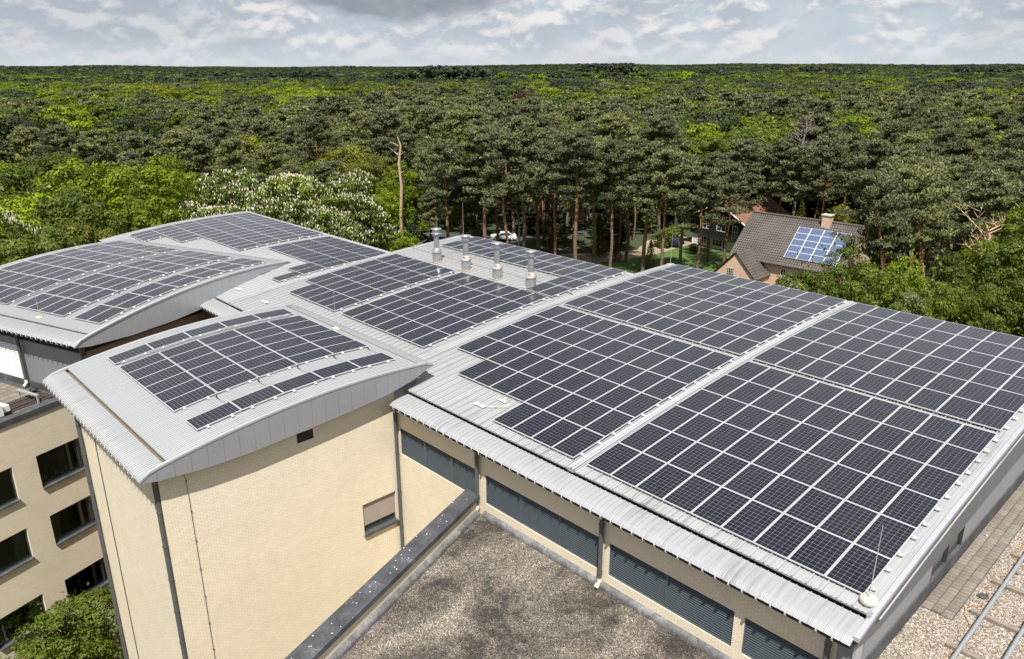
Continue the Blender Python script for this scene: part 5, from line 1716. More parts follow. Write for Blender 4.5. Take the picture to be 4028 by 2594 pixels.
FY = math.radians(-46.6)      # a house turned to face the camera
far_house(-92, 176, 25, 9, 6.3, 10.6, FY + math.pi / 2 * 0 + 1.63, MAT['brick_red'], MAT['slate'], 'long dark brick house with slate roof half hidden behind pines at the left', 5, gable_white=True)
far_house(-132, 212, 10, 9, 5.5, 9.5, FY + 1.9, MAT['brick_pink'], MAT['tile_red'], 'house with orange tiled roof peeping out at the far left', 2)
far_house(-61, 196, 9, 8, 6.0, 10.8, FY + 2.6, MAT['brick_red'], MAT['tile_red'], 'red gabled house behind the pines right of the slate roof', 2)
far_house(9.5, 145, 9, 8, 4.6, 8.5, FY + 1.75, MAT['brick_pink'], MAT['slate'], 'grey gabled house behind the pine trunks in the middle', 2, gable_white=True)
far_house(-11.5, 152, 9, 7, 4.0, 6.5, FY + 1.5, MAT['white'], MAT['slate'], 'white house seen in slivers behind the middle pines', 3)
far_house(46, 305, 12, 9, 8.5, 12, FY + 1.6, MAT['brick_red'], MAT['tile_red'], 'small red roofed house deep in the far wood', 3)


# ------------------------------------------------------------------ drive, lawn, street furniture, cars
def grounds():
    def sheet(name, pts, mat, z, label, cat):
        single(name, MB().prism_z(pts, -0.3, z), mat, (pts[0][0], pts[0][1], 0), label, cat, kind='structure')
    sheet('lawn', [(-75, 78), (-52, 78), (-47, 88), (-50, 100), (-60, 106.2), (-69, 107), (-71.5, 100), (-72.5, 92)], MAT['lawn'], 0.012, 'mown lawn in front of the chalet', 'lawn')
    sheet('driveway', [(-88, 76), (-78.5, 74), (-70.5, 90), (-69.5, 97), (-69.6, 103.5), (-70, 109), (-76, 112), (-76.5, 104), (-73.5, 97), (-75.5, 92)], MAT['drive'], 0.02, 'sandy gravel drive winding to the chalet', 'driveway')
    sheet('street', [(-140, 60), (-136, 54), (-90, 84), (-82, 120), (-88, 122), (-95, 90)], MAT['asphalt'], 0.016, 'narrow street behind the hall', 'street')


grounds()


def car(x, y, rot, paint, label):
    T = Thing('parked_car', (x, y, 0.03), label, 'car', 'parked cars', rot=rot)
    T.loc = (0, 0, 0)
    # body: side outline lofted across the width with tumblehome
    side = [(-2.15, 0.35), (-2.2, 0.62), (-2.05, 0.86), (-1.2, 0.98), (-0.45, 1.42), (0.9, 1.45), (1.7, 1.05), (2.12, 0.95), (2.18, 0.55), (2.1, 0.32)]
    wd = [0.80, 0.86, 0.87, 0.87, 0.64, 0.64, 0.80, 0.82, 0.84, 0.80]
    n = len(side)
    vs = [(a, -w, z) for (a, z), w in zip(side, wd)] + [(a, w, z) for (a, z), w in zip(side, wd)]
    m = MB().add(vs, [(i, (i + 1) % n, n + (i + 1) % n, n + i) for i in range(n)] + [tuple(range(n))[::-1], tuple(range(n, 2 * n))])
    b = T.part('body', m, paint)
    g = MB()
    for s in (-1, 1):
        g.add([(-1.0, s * 0.862, 1.0), (1.45, s * 0.83, 1.04), (0.85, s * 0.66, 1.40), (-0.4, s * 0.66, 1.38)], [(0, 1, 2, 3)])
    g.add([(-1.15, -0.78, 1.012), (-1.15, 0.78, 1.012), (-0.5, 0.62, 1.40), (-0.5, -0.62, 1.40)], [(0, 1, 2, 3)])
    g.add([(1.66, -0.74, 1.09), (1.66, 0.74, 1.09), (0.95, 0.62, 1.44), (0.95, -0.62, 1.44)], [(0, 1, 2, 3)])
    for i, p in enumerate(g.v):
        g.v[i] = (p[0] * 1.012, p[1] * 1.012, p[2] + 0.012)
    T.part('glazing', g, MAT['glass_dark'])
    for a in (-1.35, 1.35):
        for s in (-1, 1):
            w = MB()
            w.lathe([(0.0, -0.1), (0.31, -0.1), (0.33, -0.06), (0.33, 0.06), (0.31, 0.1), (0.0, 0.1)], n=16)
            w.v = [(p[0], p[2], p[1]) for p in w.v]
            wo = T.part('wheel', w, MAT['tyre'], local=True)
            wo.location = (a, s * 0.80, 0.33)
            r = MB().lathe([(0.0, -0.115), (0.19, -0.115), (0.2, -0.1), (0.2, 0.1), (0.19, 0.115), (0, 0.115)], n=12)
            r.v = [(p[0], p[2], p[1]) for p in r.v]
            T.part('rim', r, MAT['alu'], wo, local=True)
    for s in (-1, 1):
        T.part('headlight', MB().box((-2.2, s * 0.62 - 0.16, 0.64), (-2.1, s * 0.62 + 0.16, 0.8)), MAT['glass_dark'])


car(-110.2, 76.3, 0.75, MAT['carwhite'], 'white car parked behind the hedge beside the concrete pole')
car(-70.9, 104.3, -1.25, MAT['cardark'], 'dark blue car parked on the drive beside the chalet')
car(-93.5, 86.5, 0.9, MAT['carwhite'], 'silver white car mostly hidden behind conifers on the street')


def street_things():
    x, y = -105.5, 73.3
    T = Thing('utility_pole', (x, y, 0), 'concrete lattice utility pole in front of the white car', 'pole')
    m = MB()
    for s in (-1, 1):
        m.add([(x + s * 0.16 - 0.05, y - 0.09, 0), (x + s * 0.16 + 0.05, y - 0.09, 0), (x + s * 0.16 + 0.05, y + 0.09, 0), (x + s * 0.16 - 0.05, y + 0.09, 0), (x + s * 0.09 - 0.04, y - 0.07, 8), (x + s * 0.09 + 0.04, y - 0.07, 8), (x + s * 0.09 + 0.04, y + 0.07, 8), (x + s * 0.09 - 0.04, y + 0.07, 8)],
              [(3, 2, 1, 0), (4, 5, 6, 7), (0, 1, 5, 4), (1, 2, 6, 5), (2, 3, 7, 6), (3, 0, 4, 7)])
    T.part('post', m, MAT['concrete'])
    for k in range(14):
        w = 0.12 - 0.05 * k / 14
        T.part('rung', MB().box((x - w, y - 0.07, 0.5 + 0.55 * k), (x + w, y + 0.07, 0.66 + 0.55 * k)), MAT['concrete'])
    x, y = -84.6, 81.6
    T = Thing('street_lamp', (x, y, 0), 'grey street lamp on a concrete post before the pine trunks', 'street lamp')
    T.part('post', MB().tube([(x, y, 0), (x, y, 5.2)], [0.14, 0.11], 8), MAT['concrete'])
    T.part('arm', MB().tube([(x + 0.05, y - 0.1, 3.6), (x + 0.0, y - 0.12, 6.0), (x - 0.25, y - 0.3, 6.7), (x - 0.8, y - 0.75, 7.05), (x - 1.1, y - 1.0, 7.08)], 0.05, 7), MAT['galv'])
    T.part('lamp_head', MB().tube([(x - 1.0, y - 0.92, 7.08), (x - 1.25, y - 1.15, 7.12), (x - 1.6, y - 1.45, 7.08)], [0.07, 0.16, 0.08], 8), MAT['white'])


street_things()

# ------------------------------------------------------------------ trees
def nrm_rows(a):
    return a / np.maximum(1e-6, np.linalg.norm(a, axis=1, keepdims=True))


def leaf_mesh(name, c, nv, size, tint, mat, aspect=0.62, fold=0.25, along=None):
    """one four-cornered leaf (or needle tuft) per row, with its own tint"""
    rg = np.random.default_rng(len(c))
    n = len(c)
    nv = nrm_rows(nv)
    r = rg.normal(size=(n, 3)) if along is None else along
    u = nrm_rows(r - nv * (r * nv).sum(1, keepdims=True))
    v = np.cross(nv, u)
    s = size[:, None]
    V = np.stack([c + u * s * 0.5 - nv * s * fold * 0.5, c + v * s * 0.5 * aspect + u * s * 0.06, c - u * s * 0.5 - nv * s * fold * 0.5, c - v * s * 0.5 * aspect + u * s * 0.06], 1).reshape(-1, 3)
    me = bpy.data.meshes.new(name)
    me.vertices.add(4 * n); me.vertices.foreach_set('co', V.ravel())
    me.loops.add(4 * n); me.loops.foreach_set('vertex_index', np.arange(4 * n))
    me.polygons.add(n); me.polygons.foreach_set('loop_start', np.arange(n) * 4)
    me.update(calc_edges=True)
    at = me.attributes.new('tint', 'FLOAT', 'POINT'); at.data.foreach_set('value', np.repeat(np.clip(tint, 0, 1), 4))
    me.materials.append(mat)
    return me


def recolour(me, mat, name):
    m = me.copy(); m.name = name; m.materials[0] = mat
    return m


def broadleaf(seed, R, Hh, clumps, per, ls, bare=0.22, flat=1.0, open_=0.0, rcf=0.2):
    """crown of leaf clumps on several lobes; returns (leaf arrays, lobe centres)"""
    rg = np.random.default_rng(seed)
    zc = Hh * (bare + (1 - bare) / 2); cz = Hh * (1 - bare) / 2
    K = int(rg.integers(11, 15))
    lobes = []
    for k in range(K):
        a = rg.uniform(0, 6.283); t = rg.uniform(-0.75, 0.85)
        w = math.sqrt(max(0.05, 1 - t * t))
        f = rg.uniform(0.55, 0.80)
        lobes.append((R * f * w * math.cos(a), R * f * w * math.sin(a), zc + cz * t * 0.76 * flat, R * rg.uniform(0.27, 0.44)))
    lobes.append((0, 0, zc + cz * 0.5, R * 0.45)); lobes.append((0, 0, zc - cz * 0.1, R * 0.5))
    lobes = np.array(lobes)
    wts = lobes[:, 3] ** 2; wts = wts / wts.sum()
    li = rg.choice(len(lobes), clumps * 3, p=wts)
    d = nrm_rows(rg.normal(size=(clumps * 3, 3)) + np.array([0, 0, 0.25]))
    L = lobes[li]
    p = L[:, :3] + d * L[:, 3:4] * rg.uniform(0.86, 1.08, (clumps * 3, 1)) * np.array([1, 1, 0.85])
    # keep clumps that are not buried in another lobe
    dist = np.linalg.norm((p[:, None] - lobes[None, :, :3]) / np.array([1, 1, 0.85]), axis=2) / lobes[None, :, 3]
    depth = np.sort(dist, axis=1)[:, 0]
    keep = np.where((depth > 0.80) & (p[:, 2] > Hh * bare * 0.7))[0][:clumps]
    p, d = p[keep], d[keep]
    n = len(p)
    rc = rg.uniform(0.65, 1.3, n) * R * rcf
    ct = rg.normal(0.5, 0.12, n)
    # every clump is a bough: a shallow dome of leaves turned outwards and up
    dv = nrm_rows(rg.normal(size=(n * per, 3)) + np.repeat(d, per, axis=0) * 0.45 + np.array([0, 0, 0.55])).reshape(n, per, 3)
    rad = rg.uniform(0.25, 1.0, (n, per, 1)) ** 0.45
    off = dv * rad * rc[:, None, None] * np.array([1.0, 1.0, 0.62])
    pos = (p[:, None] + off).reshape(-1, 3)
    nv = (dv * np.array([1.0, 1.0, 1.35]) + d[:, None] * 0.15 + rg.normal(size=(n, per, 3)) * 0.3).reshape(-1, 3)
    tint = (ct[:, None] + rg.normal(0, 0.09, (n, per))).reshape(-1)
    size = rg.uniform(0.7, 1.3, n * per) * ls
    # some leaves inside so that little sky shows through
    m = int(n * per * 0.08 * (1 - open_))
    q = rg.normal(size=(m, 3)) * np.array([R * 0.42, R * 0.42, cz * 0.42]) + np.array([0, 0, zc])
    pos = np.concatenate([pos, q]); nv = np.concatenate([nv, rg.normal(size=(m, 3)) + np.array([0, 0, 0.6])]); tint = np.concatenate([tint, rg.normal(0.4, 0.15, m)]); size = np.concatenate([size, rg.uniform(1, 1.8, m) * ls])
    return (pos, nv, size, tint), lobes, p, d


def limb_mesh(name, Hh, lobes, mat, r0, seed, top=0.7):
    rg = random.Random(seed)
    mb = MB()
    pts = [(0, 0, -0.6), (0.02 * Hh * rg.uniform(-1, 1), 0.02 * Hh * rg.uniform(-1, 1), Hh * 0.2), (0.03 * Hh * rg.uniform(-1, 1), 0.03 * Hh * rg.uniform(-1, 1), Hh * 0.45), (0.03 * Hh * rg.uniform(-1, 1), 0.03 * Hh * rg.uniform(-1, 1), Hh * top)]
    mb.tube(pts, [r0 * 1.25, r0 * 0.95, r0 * 0.7, r0 * 0.25], 7, caps=False)
    for L in list(lobes)[:7]:
        b = Vector(pts[1]).lerp(Vector(pts[2]), rg.random())
        e = Vector((L[0], L[1], L[2]))
        m = b.lerp(e, 0.5) + Vector((0, 0, -0.04 * Hh))
        mb.tube([b, m, e], [r0 * 0.42, r0 * 0.26, r0 * 0.08], 5, caps=False)
    return mb.mesh(name, mat)


def pine(seed, Hh, branches, pads, per, ls, crown0=0.55, lean=0.0, spread=1.0, trunk_n=7):
    rg = np.random.default_rng(seed)
    bend = rg.uniform(-0.35, 0.35, (5, 2)); bend[0] = 0
    tz = np.array([0, 0.25, 0.5, 0.75, 0.97]) * Hh
    tp = [Vector((bend[i][0] + lean * (tz[i] / Hh) ** 1.2 * Hh, bend[i][1], tz[i])) for i in range(5)]
    tp[0].z = -0.6

    def at(t):
        f = min(3.999, max(0, t * 4 / 0.97)); i = int(f)
        return tp[i].lerp(tp[i + 1], f - i)
    mb = MB()
    r0 = 0.0115 * Hh + 0.03
    mb.tube(tp, [r0 * 1.2, r0, r0 * 0.82, r0 * 0.55, r0 * 0.15], trunk_n, caps=False)
    C_, N_, A_, T_, S_ = [], [], [], [], []
    for b in range(branches):
        t = crown0 + (0.98 - crown0) * ((b + rg.uniform(0, 0.9)) / branches) ** 0.85
        rel = (t - crown0) / (1 - crown0)
        L = spread * Hh * (0.155 * (1 - rel ** 2.4) + 0.035) * rg.uniform(0.65, 1.3)
        a = b * 2.4 + rg.uniform(-0.5, 0.5)
        s = at(t); rise = rg.uniform(0.05, 0.35) + 0.35 * rel
        mid = s + Vector((math.cos(a) * L * 0.55, math.sin(a) * L * 0.55, L * rise * 0.7))
        e = s + Vector((math.cos(a + 0.2) * L, math.sin(a + 0.2) * L, L * rise))
        mb.tube([s, mid, e], [r0 * 0.24, r0 * 0.15, r0 * 0.05], 4, caps=False)
        for k in range(pads):
            f = 0.42 + 0.62 * (k + rg.uniform(0.1, 0.9)) / pads
            c = s.lerp(e, f) if f > 0.8 else s.lerp(mid, f / 0.55 if f < 0.55 else 1.0)
            if k % 2:
                c = c + Vector((rg.normal() * 0.3 * L * 0.5, rg.normal() * 0.3 * L * 0.5, rg.normal() * 0.15))
            rx = Hh * rg.uniform(0.026, 0.05) * spread; rz = rx * rg.uniform(0.34, 0.55)
            dv = rg.normal(size=(per, 3)); dv = nrm_rows(dv) * rg.uniform(0.35, 1.0, (per, 1)) ** 0.5
            C_.append(np.array(c)[None] + dv * np.array([rx, rx, rz]))
            out = nrm_rows(dv * np.array([1, 1, 0.6]) + np.array([math.cos(a) * 0.25, math.sin(a) * 0.25, 0.75]) + rg.normal(size=(per, 3)) * 0.35)
            A_.append(out)
            N_.append(rg.normal(size=(per, 3)))
            T_.append(rg.normal(0.5, 0.17) + rg.normal(0, 0.14, per) + 0.10 * dv[:, 2])
            S_.append(rg.uniform(0.75, 1.3, per) * ls)
    # bare stubs below the crown
    for k in range(7):
        t = rg.uniform(0.28, crown0 + 0.05); a = rg.uniform(0, 6.28); s = at(t); L = rg.uniform(0.5, 1.9)
        mb.tube([s, s + Vector((math.cos(a) * L, math.sin(a) * L, L * rg.uniform(-0.25, 0.3)))], [r0 * 0.13, r0 * 0.03], 4, caps=False)
    c = np.concatenate(C_)
    # keep needles facing sideways of their shoot: the long axis follows the shoot
    return mb, (c, np.concatenate(N_), np.concatenate(S_), np.concatenate(T_), np.concatenate(A_))


VAR = {}


def make_variants():
    # near and middle broadleaf crowns in several leaf colours
    for i in range(4):
        arr, lobes, p, d = broadleaf(20 + i, 5.0 + 0.4 * (i % 2), 15.0, 150, 90, 0.30, 0.16 + 0.04 * (i % 2))
        me = leaf_mesh('crown', *arr, MAT['leaf_bright'])
        tr = limb_mesh('trunk', 15.0, lobes, MAT['bark'], 0.3, i)
        for k in ('bright', 'mid', 'olive', 'dark', 'silver'):
            VAR.setdefault('near_' + k, []).append((tr, recolour(me, MAT['leaf_' + k], 'crown'), 15.0))
    for i in range(2):
        arr, lobes, p, d = broadleaf(40 + i, 6.2, 14.0, 230, 64, 0.34, 0.10, rcf=0.15)
        me = leaf_mesh('crown', *arr, MAT['leaf_mid'])
        tr = limb_mesh('trunk', 14.0, lobes, MAT['bark'], 0.4, 40 + i)
        rg = np.random.default_rng(i)
        # candles stand upright on the outside of the crown
        zc = 14 * 0.55
        keep = np.where((p[:, 2] > 3.0))[0]
        e_ = nrm_rows(rg.normal(size=(7 * len(keep), 3)) + np.repeat(d[keep], 7, axis=0) * 0.6 + np.array([0, 0, 0.7])); q = np.repeat(p[keep], 7, axis=0) + e_ * 0.95 * np.array([1, 1, 0.66])
        n = len(q)
        base = np.array([(1, 0, 0), (0, 1, 0), (-1, 0, 0), (0, -1, 0)], float)
        h = rg.uniform(0.20, 0.34, n); w = rg.uniform(0.05, 0.085, n)
        tilt = rg.normal(size=(n, 2)) * 0.06
        V = np.zeros((n, 9, 3))
        V[:, :4] = q[:, None] + base[None] * (w * 0.8)[:, None, None]
        V[:, 4:8] = q[:, None] + base[None] * w[:, None, None] + np.array([0, 0, 0.35])[None, None] * h[:, None, None]
        V[:, 8] = q + np.stack([tilt[:, 0], tilt[:, 1], h], -1)
        F4 = np.array([(0, 1, 5, 4), (1, 2, 6, 5), (2, 3, 7, 6), (3, 0, 4, 7)]); F3 = [(4, 5, 8), (5, 6, 8), (6, 7, 8), (7, 4, 8)]
        vs = V.reshape(-1, 3).tolist(); fs = []
        for j in range(n):
            fs += [tuple(9 * j + x for x in f) for f in F4.tolist()] + [tuple(9 * j + x for x in f) for f in F3]
        bm = bpy.data.meshes.new('blossoms'); bm.from_pydata(vs, [], fs); bm.update()
        at = bm.attributes.new('tint', 'FLOAT', 'POINT'); at.data.foreach_set('value', np.repeat(rg.uniform(0, 1, n), 9))
        bm.materials.append(MAT['blossom'])
        VAR.setdefault('chestnut', []).append((tr, me, 14.0, bm))
    for i in range(3):
        arr, lobes, p, d = broadleaf(60 + i, 5.6, 14.0, 110, 56, 0.48, 0.14)
        me = leaf_mesh('crown', *arr, MAT['leaf_mid'])
        tr = limb_mesh('trunk', 14.0, lobes, MAT['bark'], 0.3, 60 + i)
        for k in ('bright', 'mid', 'dark', 'olive', 'silver', 'tan', 'copper'):
            VAR.setdefault('mid_' + k, []).append((tr, recolour(me, MAT['leaf_' + k], 'crown'), 14.0))
    for i in range(2):
        arr, lobes, p, d = broadleaf(80 + i, 6.0, 13.0, 45, 13, 1.5, 0.05, rcf=0.26)
        me = leaf_mesh('crown', *arr, MAT['leaf_mid'], fold=0.35)
        for k in ('bright', 'mid', 'dark', 'silver'):
            VAR.setdefault('far_' + k, []).append((None, recolour(me, MAT['leaf_' + k], 'crown'), 13.0))
    # bushes
    for i in range(2):
        arr, lobes, p, d = broadleaf(90 + i, 1.7, 3.4, 60, 34, 0.26, 0.02, rcf=0.24)
        me = leaf_mesh('crown', *arr, MAT['leaf_mid'])
        tr = limb_mesh('trunk', 3.4, lobes, MAT['bark'], 0.06, 90 + i)
        for k in ('bright', 'mid', 'dark', 'olive'):
            VAR.setdefault('bush_' + k, []).append((tr, recolour(me, MAT['leaf_' + k], 'crown'), 3.4))
    for i in range(5):
        tb, a = pine(100 + i, 20.0, 34, 6, 54, 0.46, 0.44 + 0.04 * (i % 3), 0.0, 1.0 + 0.1 * (i % 2))
        me = leaf_mesh('crown', a[0], a[1], a[2], a[3], MAT['needle'], 0.36, 0.12, a[4])
        VAR.setdefault('near_pine', []).append((tb.mesh('trunk', MAT['bark_pine']), me, 20.0))
    tb, a = pine(120, 20.0, 30, 6, 54, 0.46, 0.52, 0.30, 1.15)
    VAR['lean_pine'] = [(tb.mesh('trunk', MAT['bark_pine']), leaf_mesh('crown', a[0], a[1], a[2], a[3], MAT['needle'], 0.36, 0.12, a[4]), 20.0)]
    for i in range(4):
        tb, a = pine(130 + i, 19.0, 26, 5, 22, 0.70, 0.46, 0.0, 1.1, 5)
        me = leaf_mesh('crown', a[0], a[1], a[2], a[3], MAT['needle'], 0.42, 0.12, a[4])
        VAR.setdefault('mid_pine', []).append((tb.mesh('trunk', MAT['bark_pine']), me, 19.0))
    # spruces: whorls of drooping boughs
    def spruce(seed, Hh, whorls, per, ls, mat):
        rg = np.random.default_rng(seed)
        mb = MB().tube([(0, 0, -0.4), (0, 0, Hh)], [0.22, 0.03], 6, caps=False)
        C_, A_, S_, T_ = [], [], [], []
        for w in range(whorls):
            f = (w + 0.5) / whorls; z = Hh * (0.06 + 0.92 * f); L = Hh * 0.23 * (1 - f) ** 0.85 + 0.15
            nb = 7
            for b in range(nb):
                a = w * 1.1 + b * 6.283 / nb + rg.uniform(-0.2, 0.2); l = L * rg.uniform(0.75, 1.15)
                t = rg.uniform(0.1, 1.0, per) ** 0.7
                side = rg.normal(size=per) * 0.14 * l * (1.1 - t)
                C_.append(np.stack([np.cos(a) * l * t - np.sin(a) * side, np.sin(a) * l * t + np.cos(a) * side, z - 0.28 * l * t + rg.normal(size=per) * 0.08], -1))
                A_.append(np.array([math.cos(a), math.sin(a), -0.35])[None] + rg.normal(size=(per, 3)) * 0.35)
                S_.append(rg.uniform(0.8, 1.2, per) * ls); T_.append(rg.normal(0.5, 0.2, per))
        c = np.concatenate(C_)
        return mb.mesh('trunk', MAT['bark']), leaf_mesh('crown', c, rg.normal(size=c.shape) + np.array([0, 0, 0.8]), np.concatenate(S_), np.concatenate(T_), mat, 0.5, 0.2, np.concatenate(A_)), Hh
    VAR['spruce'] = [spruce(5, 15.0, 20, 14, 0.6, MAT['needle_dark'])]
    VAR['brown_conifer'] = [spruce(6, 9.0, 16, 18, 0.42, MAT['needle_brown'])]
    t, m, h = VAR['spruce'][0]
    VAR['small_spruce'] = [(t, recolour(m, MAT['leaf_mid'], 'crown'), h)]
    # thin-leaved greyish shrub
    VAR['grey_shrub'] = [(VAR['bush_dark'][0][0], recolour(VAR['bush_dark'][0][1], MAT['leaf_silver'], 'crown'), 3.4)]


make_variants()
NTREE = [0]


def plant(var, i, x, y, h, label, cat='tree', group=None, width=1.0, rot=None, name='tree', z=0.0):
    v = VAR[var][i % len(VAR[var])]
    s = h / v[2]
    o = bpy.data.objects.new(name, None)
    o.location = (x, y, z); o.rotation_euler = (0, 0, RND.uniform(0, 6.28) if rot is None else rot); o.scale = (s * width, s * width, s)
    o.empty_display_size = 0.5
    C.objects.link(o)
    tag(o, label, cat, group)
    for nm, me in (('trunk', v[0]), ('crown', v[1]), ('blossoms', v[3] if len(v) > 3 else None)):
        if me is not None:
            c = bpy.data.objects.new(nm, me); C.objects.link(c); c.parent = o
    NTREE[0] += 1
    return o


def XD(xd, Y, z=15.0):
    return (xd - 1195.5) / 1787.4 * (Y * 0.9453 + (H - z) * 0.3262)


def HT(yd, Y):
    """height of a tree at distance Y whose top reaches picture row yd (of 1540)"""
    k = (770 - yd) / 1787.4
    return H - Y * (0.3262 - 0.9453 * k) / (0.9453 + 0.3262 * k)


USED = []                                   # (x, y, radius) already planted


def hand(var, i, xd, yd, Y, label, cat='tree', group=None, width=1.0, name='tree', rad=3.0, rot=None):
    h = HT(yd, Y)
    x, y, _ = CW(XD(xd, Y, h * 0.7), Y)
    USED.append((x, y, rad))
    return plant(var, i, x, y, h, label, cat, group, width, rot, name)


G_L = 'leafy trees at the left behind the roofs'
for k_, (var, xd, yd, Y, w, lab) in enumerate([
    ('near_bright', 12, 356, 92, 1.0, 'bright green tree with rounded crown at the left edge below the pines'),
    ('near_mid', 112, 352, 86, 1.0, 'broad green tree left of the gap before the slate roofed house'),
    ('near_bright', 268, 350, 84, 1.05, 'tall yellow-green tree right of the gap before the slate roofed house'),
    ('near_bright', 335, 362, 92, 0.9, 'yellow-green tree just right of the tallest leafy tree at the left'),
    ('near_bright', 398, 348, 104, 0.75, 'narrow bright green tree standing free above its neighbours'),
    ('near_mid', 205, 440, 72, 0.9, 'green tree in the lower middle of the leafy group at the left'),
    ('near_bright', 60, 430, 74, 0.95, 'bright tree in the second row at the far left'),
    ('near_mid', 20, 520, 62, 1.0, 'dark green low tree at the left edge above the rear wing roof'),
    ('near_mid', 120, 505, 61, 0.95, 'dark green tree touching the rear wing roof'),
    ('near_olive', 232, 505, 66, 0.75, 'yellowish young tree above the rear wing roof'),
    ('near_bright', 325, 440, 78, 0.9, 'lime green tree left of the blossoming chestnuts'),
    ('near_mid', 440, 425, 96, 0.9, 'green tree behind the left end of the chestnuts'),
    ('near_mid', 385, 470, 84, 0.85, 'green tree right of the lime tree before the chestnuts'),
    ('near_mid', 165, 420, 80, 0.9, 'green tree filling the gap below the slate roofed house'),
]):
    hand(var, k_, xd, yd, Y, lab, 'tree', G_L, w, rad=4.5)
G_C = 'blossoming horse chestnuts'
for k_, (xd, yd, Y, w, lab) in enumerate([
    (560, 388, 100, 1.0, 'horse chestnut full of white candles, highest of the row'),
    (690, 402, 98, 1.0, 'horse chestnut with white candles in the middle of the row'),
    (812, 398, 104, 0.95, 'horse chestnut with white candles at the right end of the row'),
    (455, 470, 86, 0.9, 'lower horse chestnut at the left end of the row'),
    (630, 455, 86, 0.95, 'horse chestnut close behind the far roof edge'),
    (760, 480, 90, 0.9, 'horse chestnut above the rear array corner near the hedge'),
    (2, 470, 64, 0.6, 'blossoming chestnut cut by the left edge of the picture'),
]):
    hand('chestnut', k_, xd, yd, Y, lab, 'chestnut tree', G_C, w, 'chestnut_tree', 5.0)
for k_, (var, xd, yd, Y, w, lab) in enumerate([
    ('near_olive', 805, 333, 128, 0.8, 'yellow-green oak left of the bare dead trunk'),
    ('near_olive', 868, 345, 122, 0.8, 'yellow-green oak standing before the bare dead trunk'),
    ('near_bright', 935, 380, 118, 0.8, 'bright spreading tree right of the bare dead trunk'),
    ('near_bright', 640, 350, 134, 0.8, 'bright tree rising behind the chestnuts'),
    ('near_mid', 520, 352, 140, 0.8, 'green tree between the chestnuts and the pines'),
    ('near_mid', 718, 372, 126, 0.9, 'green tree behind the right chestnut'),
    ('near_bright', 905, 440, 112, 0.7, 'bright lower tree above the white car'),
    ('near_mid', 1060, 243, 190, 1.1, 'broad dark green dome rising over the middle pines'),
    ('near_mid', 1005, 262, 182, 0.9, 'left half of the green dome over the middle pines'),
    ('near_mid', 1345, 268, 172, 0.8, 'round green crown among the pines right of the middle'),
    ('near_bright', 1225, 248, 205, 0.8, 'lighter green crown above the pine tops in the middle'),
    ('near_mid', 1115, 330, 128, 0.6, 'light green tree glimpsed between the two pine groups'),
    ('near_mid', 1085, 370, 120, 0.6, 'leafy tree behind the first flue between pines'),
]):
    hand(var, k_ + 1, xd, yd, Y, lab, 'tree', 'leafy trees among the pines', w, rad=4.0)
G_R = 'leafy trees behind the right end of the hall'
for k_, (var, xd, yd, Y, w, lab) in enumerate([
    ('near_mid', 1900, 612, 60, 0.72, 'dark green tree in front of the pink brick house'),
    ('near_mid', 1965, 585, 64, 0.72, 'dark green tree covering the corner of the blue house panels'),
    ('near_bright', 2100, 582, 62, 0.62, 'bright green young tree right of the brick house'),
    ('near_mid', 2045, 610, 58, 0.6, 'green tree between the brick house and the bright young tree'),
    ('near_mid', 2225, 590, 64, 0.75, 'dense green tree below the leaning pines'),
    ('near_bright', 2320, 560, 66, 0.75, 'bright green tree at the right above the far roof edge'),
    ('near_bright', 2385, 455, 68, 0.75, 'tall yellow-green tree cut by the right edge'),
    ('near_mid', 2395, 560, 62, 0.7, 'green tree at the right edge below the yellow-green one'),
    ('near_mid', 2180, 640, 56, 0.6, 'low green tree at the roof edge below the leaning pines'),
    ('near_mid', 2290, 655, 56, 0.6, 'low green tree at the roof edge near the right'),
]):
    hand(var, k_ + 2, xd, yd, Y, lab, 'tree', G_R, w, rad=3.0)
hand('near_silver', 0, 2120, 668, 55, 'grey-green feathery shrub at the far roof edge', 'shrub', None, 0.55, 'shrub', 2)
hand('near_olive', 0, 1962, 470, 104, 'olive green tree behind the chimney of the brick house', 'tree', None, 0.75, 'tree', 3)
hand('small_spruce', 0, 1520, 560, 108, 'dark green conifer behind the trunks left of the drive', 'conifer', None, 1.2, 'conifer', 3)
hand('small_spruce', 0, 1870, 470, 112, 'green young spruce behind the ridge of the brick house', 'conifer', None, 1.0, 'conifer', 3)
for k_, (xd, yd, Y, lab) in enumerate([(1290, 520, 112, 'brown withered conifer behind the lamp'), (1400, 500, 116, 'brown withered conifer among the middle trunks'), (1440, 545, 113, 'low brown conifer right of the middle trunks'), (1035, 200, 330, 'rust brown conifer in the far wood'), (1418, 240, 230, 'reddish brown dying conifer among the far pines'), (100, 300, 200, 'rust coloured conifer left of the slate roofed house')]):
    hand('brown_conifer', 0, xd, yd, Y, lab, 'conifer', 'withered conifers', 1.0, 'conifer', 2.5)
hand('spruce', 0, 1445, 215, 245, 'dark spruce standing above the far pines', 'conifer', None, 1.3, 'conifer', 3)
